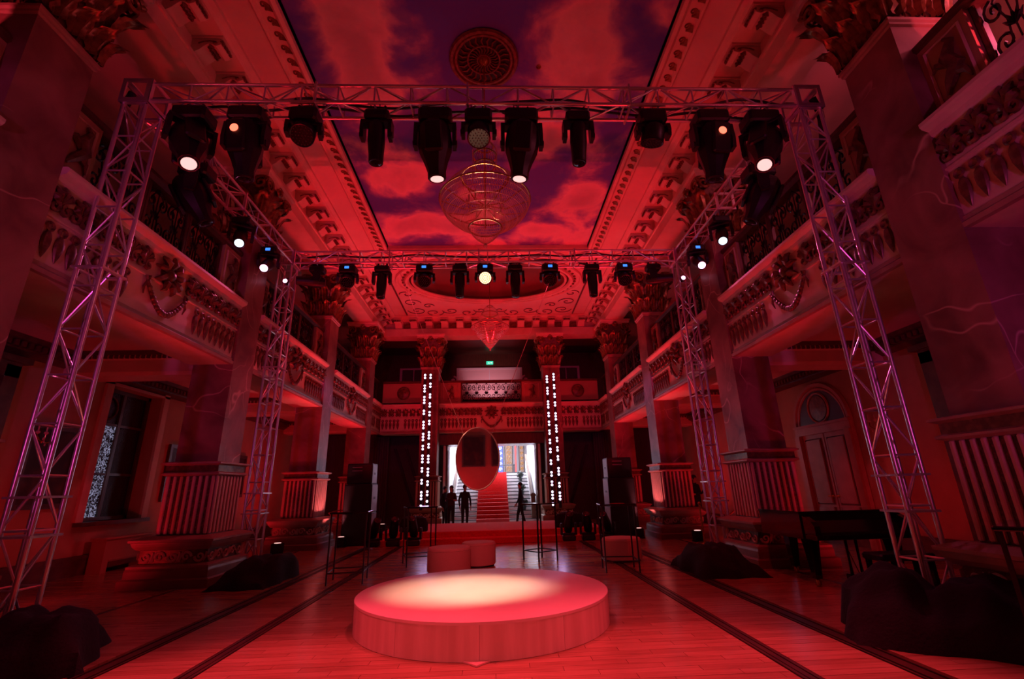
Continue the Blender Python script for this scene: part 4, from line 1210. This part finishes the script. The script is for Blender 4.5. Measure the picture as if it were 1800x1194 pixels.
# rope stanchions past the second column
for k, (x, y) in enumerate(((5.15, 12.05), (6.3, 12.3))):
    s = thing('stanchion', 'brass rope post %s the third column' % ('close to' if k == 0 else 'farther from'), 'stanchion', (x, y, 0), 0, 'brass rope posts')
    part('base', MB().lathe([(.16, 0), (.16, .015), (.1, .03), (.03, .05)], 18), BRASS, s)
    part('post', MB().lathe([(.02, .04), (.02, .86), (.03, .87), (.03, .9), (.02, .91)], 12), BRASS, s)
    part('finial', MB().sphere((0, 0, .94), .04), BRASS, s)
tag(part('barrier_rope', MB().tube([(5.17 + 1.11*i/12, 12.05 + .25*i/12, .86 - .26*math.sin(PI*i/12)) for i in range(13)], .02, 6), ROPE), 'orange rope sagging between two brass posts', 'rope')
# ------------------------------------------------------------------ LED battens on the end columns
def batten(label, x, z0, z1, seed):
    t = thing('led_batten', label, 'light strip', (x, 19.86, 0), 0, 'dotted light strips on the end columns')
    part('housing', MB().cbox(-.06, .06, 0, .05, z0 - .08, z1 + .08, .008), BLACK, t, False)
    rnd = random.Random(seed)
    z = z1
    dm = LEDDISC
    while z > z0:
        for k in range(rnd.choice((2, 2, 3, 2, 3))):
            if z > z0:
                P('led_dot', dm, t, (0, -.004, z))
            z -= .125
        z -= rnd.choice((.12, .14, .22))
    for zz in (z0 + .3, (z0 + z1)/2, z1 - .3):
        part('fixing_bracket', MB().box(-.07, .07, .045, .1, zz - .02, zz + .02), BLACKMET, t, False)
LEDDISC = MB().lathe([(.01, -.03), (.034, -.022), (.046, 0)], 12, cap=True).xf(Matrix.Rotation(-PI/2, 4, 'X')).mesh('led_dot', LEDW)
batten('outer dotted light strip on the end column, window side', -2.86, .75, 6.2, 3)
batten('inner dotted light strip on the end column, window side', -2.62, .95, 6.2, 4)
batten('inner dotted light strip on the end column, piano side', 2.44, .7, 6.05, 5)
batten('outer dotted light strip on the end column, piano side', 2.74, .7, 6.15, 6)
for sx in (-1, 1):
    lamp('led_strip_glow', 'AREA', (sx*2.7, 19.85, 3.4), 10, (.75, .45, 1), (sx*2.7, 10, 3.4), .3, sizey=5)

# ------------------------------------------------------------------ stairwell
sc = thing('staircase', 'white marble staircase with red carpet runner beyond the hall', 'staircase', (0, 21.7, 0), 0, None, 'structure')
NSTEP, RISE, RUN = 14, .16, .31
for k in range(NSTEP):
    part('step', MB().cbox(-1.95, 1.95, RUN*k, RUN*NSTEP, RISE*k, RISE*(k + 1), .012), WMARBLE, sc, False)
    part('step_shade_line', MB().box(-1.95, 1.95, RUN*k - .02, RUN*k + .02, RISE*(k + 1) - .035, RISE*(k + 1) + .004), STEPSHADE, sc, False)  # dark strip painted in for the shade line between steps
    part('carpet_tread', MB().box(-.72, .72, RUN*k - .03, RUN*(k + 1), RISE*(k + 1) + .004, RISE*(k + 1) + .014).box(-.72, .72, RUN*k - .034, RUN*k - .02, RISE*k + .01, RISE*(k + 1) + .012), CARPET, sc, False)
ZL = NSTEP*RISE
YL = 21.7 + RUN*NSTEP
struct('floor_landing', MB().box(-2.05, 2.05, YL, 30, ZL - .3, ZL), WMARBLE, 'white marble landing at the head of the stairs', 'floor', False)
struct('floor_stairwell', MB().box(-2.05, 2.05, 21, 23, -.02, .001), WMARBLE, 'white floor at the foot of the stairs', 'floor', False)
ws = MB()
for sx in (-1, 1):
    ws.box(*sorted((sx*2.05, sx*2.2)), 22.6, 30, 0, 5.6)
ws.box(-2.2, 2.2, 29.9, 30.1, 0, 5.6)
struct('wall_stairwell', ws, WPLAST, 'bright white walls of the stairwell', 'wall', False)
struct('ceiling_stairwell', MB().box(-2.3, 2.3, 22.6, 30.1, 5.6, 5.7), WPLAST, 'white ceiling of the stairwell', 'ceiling', False)
for sx in (-1, 1):
    b = thing('stair_balustrade', 'carved stair balustrade with sloping rail, ' + SIDE[sx], 'balustrade', (sx*1.8, 21.75, 0), 0, None, 'structure')
    part('newel_post', MB().square([(.09, .0), (.09, .9), (.12, .92), (.12, .98), (.05, 1.05)]), BROWNSCR, b, False, loc=(0, .1, .16))
    part('handrail', MB().prism([(.1, 1.02), (.1, 1.1), (RUN*NSTEP, ZL + .95), (RUN*NSTEP, ZL + .87)], -.05, .05, 'x'), BROWNSCR, b, False)
    bl = MB().lathe([(.03, 0), (.03, .04), (.02, .1), (.045, .3), (.03, .5), (.018, .62), (.03, .7), (.03, .8)], 8).mesh('baluster', WMARBLE)
    for k in range(1, NSTEP):
        P('baluster', bl, b, (0, RUN*(k + .5), RISE*(k + 1)))
    # potted shrubs standing on the steps
    for k, (st_, lab) in enumerate(((2, 'lower'), (6, 'middle'), (10, 'upper'))):
        if sx < 0 and k != 2:
            continue
        pt = thing('flower_pot', '%s dark flower arrangement on the stairs, %s' % (lab, SIDE[sx]), 'plant', (sx*1.42, 21.7 + RUN*(st_ + .5), RISE*(st_ + 1)), 0, 'dark flower arrangements on the stairs')
        part('pot', MB().lathe([(.07, 0), (.1, .1), (.12, .18), (.11, .18)], 14), BLACK, pt)
        fol = MB(); rnd = random.Random(20 + k)
        for _ in range(110):
            u, v = rnd.uniform(0, 2*PI), math.acos(rnd.uniform(-.6, 1))
            n_ = Vector((math.sin(v)*math.cos(u), math.sin(v)*math.sin(u), math.cos(v)))
            c = n_*rnd.uniform(.12, .19) + Vector((0, 0, .32))
            a = n_.orthogonal().normalized()*.05; b2 = n_.cross(a).normalized()*.03
            fol.add([c - a, c + b2, c + a + n_*.02, c - b2], [(0, 1, 2, 3)])
        fol.sphere((0, 0, .3), .13, 10, 6)
        part('foliage', fol, LEAFD, pt, kind='stuff')
# open door leaves and raking beams at the stairwell mouth
for i, sx in enumerate((-1, 1)):
    dl = thing('door_%d' % (i + 4), 'dark open door leaf at the stairwell mouth, ' + SIDE[sx], 'door', (sx*2.0, 21.3, 0), 0, None, 'structure')
    part('leaf', MB().box(-.03, .03, 0, .95, .02, 3.3), WOODDARK, dl, False)
    for z0, z1 in ((.2, 1.1), (1.3, 3.1)):
        part('door_panel', MB().box(*sorted((-sx*.03, -sx*.05)), .12, .83, z0, z1), WOODDARK, dl, False)
    part('white_jamb', MB().box(*sorted((sx*.05, sx*.15)), -.05, .05, 0, 3.3), WPLAST, dl, False)
    for k in range(2):
        rb = part('raking_beam', MB().prism([(0, 0), (.12, 0), (1.05, 2.6), (.93, 2.6)], 0, .1, 'y'), BLACK, None, False, loc=(sx*(2.9 + .55*k), 22.25, .7))
        rb.scale = (-sx, 1, 1) if sx < 0 else (1, 1, 1)
        if sx > 0: rb.location.x = 3.0 + .5*k
        if sx < 0:
            rb.location.x = -3.0 - .5*k
            rb.scale = (-1, 1, 1)
        tag(rb, '%s raking black beam on the grey end wall, %s' % (('inner', 'outer')[k], SIDE[sx]), 'beam', None, 'structure')
    # dark curtains in the end bays
    cu = thing('side_curtain', 'tall dark grey curtain under the end gallery, ' + SIDE[sx], 'curtain', (sx*4.75, 21.9, 0))
    for k in range(7):
        part('curtain_fold', MB().tube([(sx*.11*k, .04*(k % 2), .02), (sx*.11*k, .04*(k % 2) + .02, 3.8)], .065, 8), GREYDRAPE, cu)
# ornamental screens on the landing
def screen(label, x, wd, m, y=28.6, z1=3.1):
    s = thing('fret_screen', label, 'screen', (x, y, ZL), 0, 'ornamental screens on the landing')
    part('panel', MB().box(-wd/2, wd/2, 0, .04, 0, z1 - .3), m, s, False)
    part('frame', MB().box(-wd/2 - .04, -wd/2, -.03, .06, 0, z1 - .26).box(wd/2, wd/2 + .04, -.03, .06, 0, z1 - .26).box(-wd/2, wd/2, -.03, .06, z1 - .3, z1 - .26), BLACK, s, False)
    z = .15
    while z < z1 - .5:
        part('fret_scroll', MB().tube(spiral(0, z + .12, wd*.36, 1.3, 0, 14, 1, -.01), .018, 4), WPLAST if m is BLUESCR else BRASS, s)
        z += .3
screen('blue fretwork screen on the landing at the stair head', .45, .3, BLUESCR)
screen('brown fretwork screen next to the blue one', .95, .42, BROWNSCR)
screen('brown fretwork screen beside the red light tube', 1.72, .26, BROWNSCR)
screen('brown fretwork screen at the mirror edge of the landing', -1.35, .5, BROWNSCR)
rt = thing('red_tube_light', 'upright glowing red tube beside the landing screens', 'light tube', (1.36, 28.4, ZL))
part('tube', MB().lathe([(.03, .1), (.04, .12), (.04, 2.6), (.03, 2.62)], 10), REDTUBE, rt)
part('foot', MB().lathe([(.12, 0), (.12, .03), (.03, .06), (.03, .1)], 12), BLACK, rt)
ld = thing('landing_table', 'low black table at the head of the stairs', 'table', (.75, 27.2, ZL))
part('table_top', MB().cbox(-.5, .5, -.2, .2, .42, .46, .01), BLACK, ld, False)
for a in (-1, 1):
    for b in (-1, 1):
        part('leg', MB().box(a*.45 - .02, a*.45 + .02, b*.15 - .02, b*.15 + .02, 0, .42), BLACK, ld, False)
# upper foyer behind the end gallery
def foyer_window(n, label, x, wd, z0, z1, m):
    w = thing('window_%d' % n, label, 'window', (x, 23.95, 0), 0, None, 'structure')
    h = wd/2
    part('frame', MB().box(-h - .12, -h, -.06, .0, z0, z1 + .1).box(h, h + .12, -.06, 0, z0, z1 + .1).box(-h, h, -.06, 0, z1, z1 + .1).box(-.02, .02, -.06, 0, z0, z1), WPLAST, w, False)
    for sg in (-1, 1):
        part('pane', MB().box(*sorted((sg*.02, sg*h)), -.03, 0, z0, z1), m, w, False)
    return w
PINKPANE = mat('lit_pink_pane', (.8, .62, .62), .5)
fw = foyer_window(2, 'wide pale double window in the upper foyer over the stairs', -.1, 3.2, 4.6, 7.42, PINKPANE)
for sg in (-1, 1):
    part('scroll_bracket', MB().tube([(sg*(1.75 + p[0]), -.05, 6.85 + p[2]) for p in spiral(.12, 0, .22, 1.2, PI/2, 16, 1)], .05, 6), WPLAST, fw)
foyer_window(3, 'grey panelled window in the upper foyer, window side', -4.05, 1.2, 4.6, 7.45, GREYDRAPE)
foyer_window(4, 'grey panelled window in the upper foyer, piano side', 3.95, 1.2, 4.6, 7.45, GREYDRAPE)
ex = thing('exit_sign', 'small green lit exit sign high in the end gallery', 'sign', (-.08, 23.97, 7.8))
part('sign_box', MB().cbox(-.18, .18, -.03, .03, -.085, .085, .008), GREEN, ex, False)
part('running_figure', MB().tube([(-.02, -.035, -.05), (-.05, -.035, 0), (-.03, -.035, .04)], .012, 5).tube([(-.05, -.035, 0), (-.09, -.035, -.03)], .01, 5), WHITEP, ex)
part('arrow', MB().add([(.03, -.034, -.02), (.09, -.034, -.02), (.09, -.034, -.045), (.14, -.034, 0), (.09, -.034, .045), (.09, -.034, .02), (.03, -.034, .02)], [(0, 1, 2, 3, 4, 5, 6)]), WHITEP, ex, False)

# ------------------------------------------------------------------ chandeliers
def strand(r0, z0, r1, z1, bulge, n=18, rr=.0038):
    pts = []
    rad = []
    for i in range(n + 1):
        t = i/n
        r_ = r0 + (r1 - r0)*t + bulge*math.sin(PI*t)
        pts.append((r_, 0, z0 + (z1 - z0)*t - .0*math.sin(PI*t)))
        rad.append(rr*(.55 if i % 2 else 1.35))
    return MB().tube(pts, rad, 4).mesh('crystal_strand', CRYSTAL)
def ringp(t, r, z, rr=.012, m=None):
    part('ring', MB().tube([(r*math.cos(2*PI*k/48), r*math.sin(2*PI*k/48), z) for k in range(48)], rr, 5, closed=True), m or BRASS, t)
def fan_strands(t, me, n, off=0):
    for k in range(n):
        P('crystal_strand', me, t, rot=(0, 0, 2*PI*(k + off)/n))
def chandelier(label, x, y, ztop, tiers, nst, rings, rod0):
    t = thing('chandelier', label, 'chandelier', (x, y, 0), 0, 'crystal chandeliers')
    part('rod', MB().tube([(0, 0, rod0), (0, 0, tiers[-1][1] + .3)], .016, 6), BRASS, t)
    part('canopy', MB().lathe([(.02, 0), (.1, .08), (.11, .14)], 16, (0, 0, rod0 - .14)), BRASS, t)
    for (r0, z0, r1, z1, bul), n in zip([(*tiers[i], *tiers[i + 1], b) for i, b in enumerate(rings)], nst):
        fan_strands(t, strand(r0, z0, r1, z1, bul), n)
    for r_, z in tiers[:-1]:
        ringp(t, r_, z, .014)
    arms = 12
    for k in range(arms):
        a = 2*PI*k/arms
        R1, Z1 = max(tiers, key=lambda q: q[0])
        P('spoke', MB().tube([(.03, 0, Z1 - .1), (R1*.45, 0, Z1 - .16), (R1*.97, 0, Z1)], .01, 5).mesh('spoke', BRASS), t, rot=(0, 0, a))
        P('candle_bulb', MB().lathe([(.012, 0), (.03, .02), (.012, .05), (.012, .12), (.02, .15), (.003, .2)], 7).mesh('candle_bulb', CRYSTAL), t, (R1*.4*math.cos(a), R1*.4*math.sin(a), Z1 - .16))
    part('pendant_ball', MB().sphere((0, 0, tiers[-1][1] - .03), .035), CRYSTAL, t)
    return t
ch1 = chandelier('large tiered crystal chandelier hanging behind the front truss', 0, 6.75, 9, [(.15, 7.12), (.2, 6.92), (.18, 6.72), (.4, 6.46), (.76, 6.02), (.27, 5.5), (.02, 5.2)], (30, 30, 48, 100, 128, 40), (.04, .02, -.05, .04, .12, .04), 9.1)
for q in range(1, 6):
    tt = q/6
    ringp(ch1, .76 + (.27 - .76)*tt + .12*math.sin(PI*tt), 6.02 - .52*tt, .006, CRYSTAL)
ch2 = chandelier('smaller crystal chandelier glowing red under the oval dome', 0, 16.3, 9.9, [(.1, 7.95), (.3, 7.65), (.34, 7.35), (.7, 7.1), (.28, 6.6), (.02, 6.28)], (24, 30, 40, 56, 30), (.05, .03, -.05, .03, .02), 9.95)
for q in range(1, 22):
    z = 7.32 - .047*q
    r_ = (.34 + (.7 - .34)*(7.35 - z)/.25) if z > 7.1 else ((.28 + .42*(z - 6.6)/.5) if z > 6.6 else .02 + .26*(z - 6.28)/.32)
    ringp(ch2, r_ + .01, z, .012, CRYSTAL)
ro = thing('ceiling_rosette', 'round pierced rosette above the large chandelier', 'rosette', (0, 6.75, 9.12), 0, None, 'structure')
part('plate', MB().lathe([(.48, -.02), (.48, 0)], 40), BLACKMET, ro)
for r_, th in ((.6, .05), (.52, .035), (.3, .02), (.12, .02)):
    part('ring', MB().tube([(r_*math.cos(2*PI*k/48), r_*math.sin(2*PI*k/48), -.03) for k in range(48)], th, 6, closed=True), BRONZE, ro)
for k in range(24):
    P('petal', MB().tube([(.12, 0, -.03), (.22, .03, -.04), (.3, 0, -.03), (.4, -.04, -.04), (.5, 0, -.03)], [.008, .016, .01, .018, .008], 4).mesh('petal', BRONZE), ro, rot=(0, 0, 2*PI*k/24))
# small sprinkler roses in the mural
for x, y, lab in ((-1.0, 8.4, 'small round fitting in the mural left of the chandelier'), (1.15, 8.2, 'small round fitting in the mural right of the chandelier'), (1.05, 6.9, 'small round fitting in the mural beside the rosette'), (-1.1, 11.2, 'small round fitting toward the far end of the mural')):
    tag(part('ceiling_nozzle', MB().lathe([(.05, 0), (.05, -.02), (.02, -.05), (.01, -.06)], 10), BRASS, None, loc=(x, y, 9.12)), lab, 'ceiling fitting', 'small ceiling fittings', 'thing')

# ------------------------------------------------------------------ hanging oval mirror
mi = thing('oval_mirror', 'large oval mirror hung on two cords below the rear truss', 'mirror', (-.25, 10.12, 2.03), 0)
N = 56
ell = lambda a, b, y: [(a*math.cos(2*PI*k/N), y, b*math.sin(2*PI*k/N)) for k in range(N)]
part('mirror_glass', MB().add(ell(.44, .62, -.012), [tuple(range(N))]), MIRROR, mi, False)
part('back_board', MB().prism([(p[0], p[2]) for p in ell(.445, .625, 0)], 0, .04, 'y'), BLACK, mi)
part('rim', MB().prism([(p[0], p[2]) for p in ell(.458, .64, 0)], -.01, .012, 'y').tube(ell(.455, .635, -.012), .016, 6, closed=True), RIMW, mi)
for sg in (-1, 1):
    part('cord', MB().tube([(sg*.3, 0, .5), (sg*1.9, -.1, 4.5)], .006, 5), RIMW, mi)
    part('cord_eye', MB().tube([(sg*.3 + .02*math.cos(2*PI*k/8), 0, .5 + .02*math.sin(2*PI*k/8)) for k in range(8)], .005, 4, closed=True), BRASS, mi)
mi.rotation_euler = (0, 0, 0)

# ------------------------------------------------------------------ people
def person(label, loc, rz, pose, cloth, h=1.7):
    t = thing('person', label, 'person', loc, rz)
    k = h/1.72
    V, E_, Rr = [], [], []
    def v(x, y, z, r, par=None):
        V.append((x*k, y*k, z*k)); Rr.append(r*k)
        if par is not None: E_.append((par, len(V) - 1))
        return len(V) - 1
    pel = v(0, 0, .95, .135)
    wa = v(0, 0, 1.12, .125, pel)
    chs = v(0, .01, 1.3, .15, wa)
    nb = v(0, .01, 1.45, .07, chs)
    ne = v(0, -.005, 1.52, .052, nb)
    h1 = v(0, -.015, 1.6, .078, ne)
    h2 = v(0, -.01, 1.67, .078, h1)
    nose = v(0, -.1, 1.61, .014, h1)
    for s in (-1, 1):
        lf = pose['leg'][0 if s < 0 else 1]
        hip = v(s*.09, 0, .88, .095, pel)
        kn = v(s*.1, lf[0]*.5 - .03, .49, .062, hip)
        an = v(s*.1, lf[0], .09, .042, kn)
        to = v(s*.12, lf[0] - .15, .035, .035, an)
        he = v(s*.1, lf[0] + .05, .035, .035, an)
        ar = pose['arm'][0 if s < 0 else 1]
        sh = v(s*.17, .01, 1.4, .06, chs)
        el = v(s*(.23 + ar[0]), ar[1], 1.12, .042, sh)
        wr = v(s*(.22 + ar[2]), ar[3], ar[4], .028, el)
        d = (Vector((s*(.22 + ar[2]), ar[3], ar[4])) - Vector((s*(.23 + ar[0]), ar[1], 1.12))).normalized()
        pc = Vector((s*(.22 + ar[2]), ar[3], ar[4]))
        pm = v(*(pc + d*.07), .03, wr)
        for q, L in enumerate((.075, .085, .08, .065)):
            o_ = Vector((0, (q - 1.5)*.02, 0))
            a_ = v(*(pc + d*.1 + o_), .01, pm)
            b_ = v(*(pc + d*(.1 + L*.6) + o_ + Vector((-s*.008, 0, 0))), .009, a_)
            v(*(pc + d*(.1 + L) + o_ + Vector((-s*.025, 0, 0))), .008, b_)
        th = v(*(pc + d*.05 + Vector((0, -.04, 0))), .011, pm)
        v(*(pc + d*.09 + Vector((0, -.055, 0))), .009, th)
    me = bpy.data.meshes.new('body_cage')
    me.from_pydata(V, E_, [])
    ob = bpy.data.objects.new('body_cage', me)
    COL.objects.link(ob)
    md = ob.modifiers.new('skin', 'SKIN')
    md.use_smooth_shade = True
    sv = me.skin_vertices[0].data
    for i, r_ in enumerate(Rr):
        sv[i].radius = (r_*(1.25 if i in (0, 1, 2) else 1), r_*(.8 if i in (0, 1, 2) else 1))
    sv[0].use_root = True
    ob.modifiers.new('sub', 'SUBSURF').levels = 2
    dg = bpy.context.evaluated_depsgraph_get()
    nm = bpy.data.meshes.new_from_object(ob.evaluated_get(dg))
    bpy.data.objects.remove(ob)
    nm.materials.clear()
    for m_ in (cloth, FABRIC, SKIN):
        nm.materials.append(m_)
    for p in nm.polygons:
        c = p.center
        z = c.z/k
        p.material_index = 2 if (z > 1.49 or (abs(c.x)/k > .19 and z < (pose['arm'][0][4] + .02) and z > .6)) else (0 if z > .95 else 1)
        p.use_smooth = True
    P('body', nm, t)
    hr = MB().sphere((0, .012*k, 1.66*k), .092*k, 14, 9, .95, 1.08, 1.0)
    hr.v = [(x, y, max(z, (1.66 - .0)*k) if y < -.035*k else max(z, 1.585*k)) for x, y, z in hr.v]
    if pose.get('long'):
        hr.sphere((0, .04*k, 1.55*k), .085*k, 12, 8, 1, .6, 1.4)
    part('hair', hr, HAIR, t)
    for s in (-1, 1):
        part('eye', MB().sphere((s*.03*k, -.083*k, 1.635*k), .009*k, 8, 5), HAIR, t)
        part('ear', MB().sphere((s*.08*k, 0, 1.61*k), .02*k, 8, 5, .4, .8, 1.3), SKIN, t)
    part('mouth', MB().sphere((0, -.085*k, 1.565*k), .018*k, 8, 5, 1, .3, .3), FABRIC2, t)
    return t
stand = dict(leg=((0,), (.02,)), arm=((.02, .02, .02, -.05, .88), (.02, .02, .02, -.05, .88)))
walk = dict(leg=((-.16,), (.2,)), arm=((.02, .12, .0, .1, .9), (.02, -.06, .0, -.16, .93)))
fold = dict(leg=((0,), (.04,)), arm=((.03, .0, -.14, -.2, 1.16), (.03, .0, -.14, -.2, 1.2)), long=True)
person('person in dark clothes walking past the stairs, seen from the side', (1.08, 19.0, 0), -PI/2, walk, FABRIC, 1.62)
person('person in dark clothes standing alone below the mirror', (-1.05, 18.9, 0), .4, stand, FABRIC, 1.58)
person('person with maroon top standing near the window side end column', (-1.55, 18.7, 0), -.5, fold, FABRIC2, 1.56)
person('person in black at the very edge of the stairwell mouth', (-1.85, 19.3, 0), 1.0, stand, FABRIC, 1.54)
person('person in black half hidden behind the third column by the rope', (6.45, 15.3, 0), .6, fold, FABRIC, 1.66)
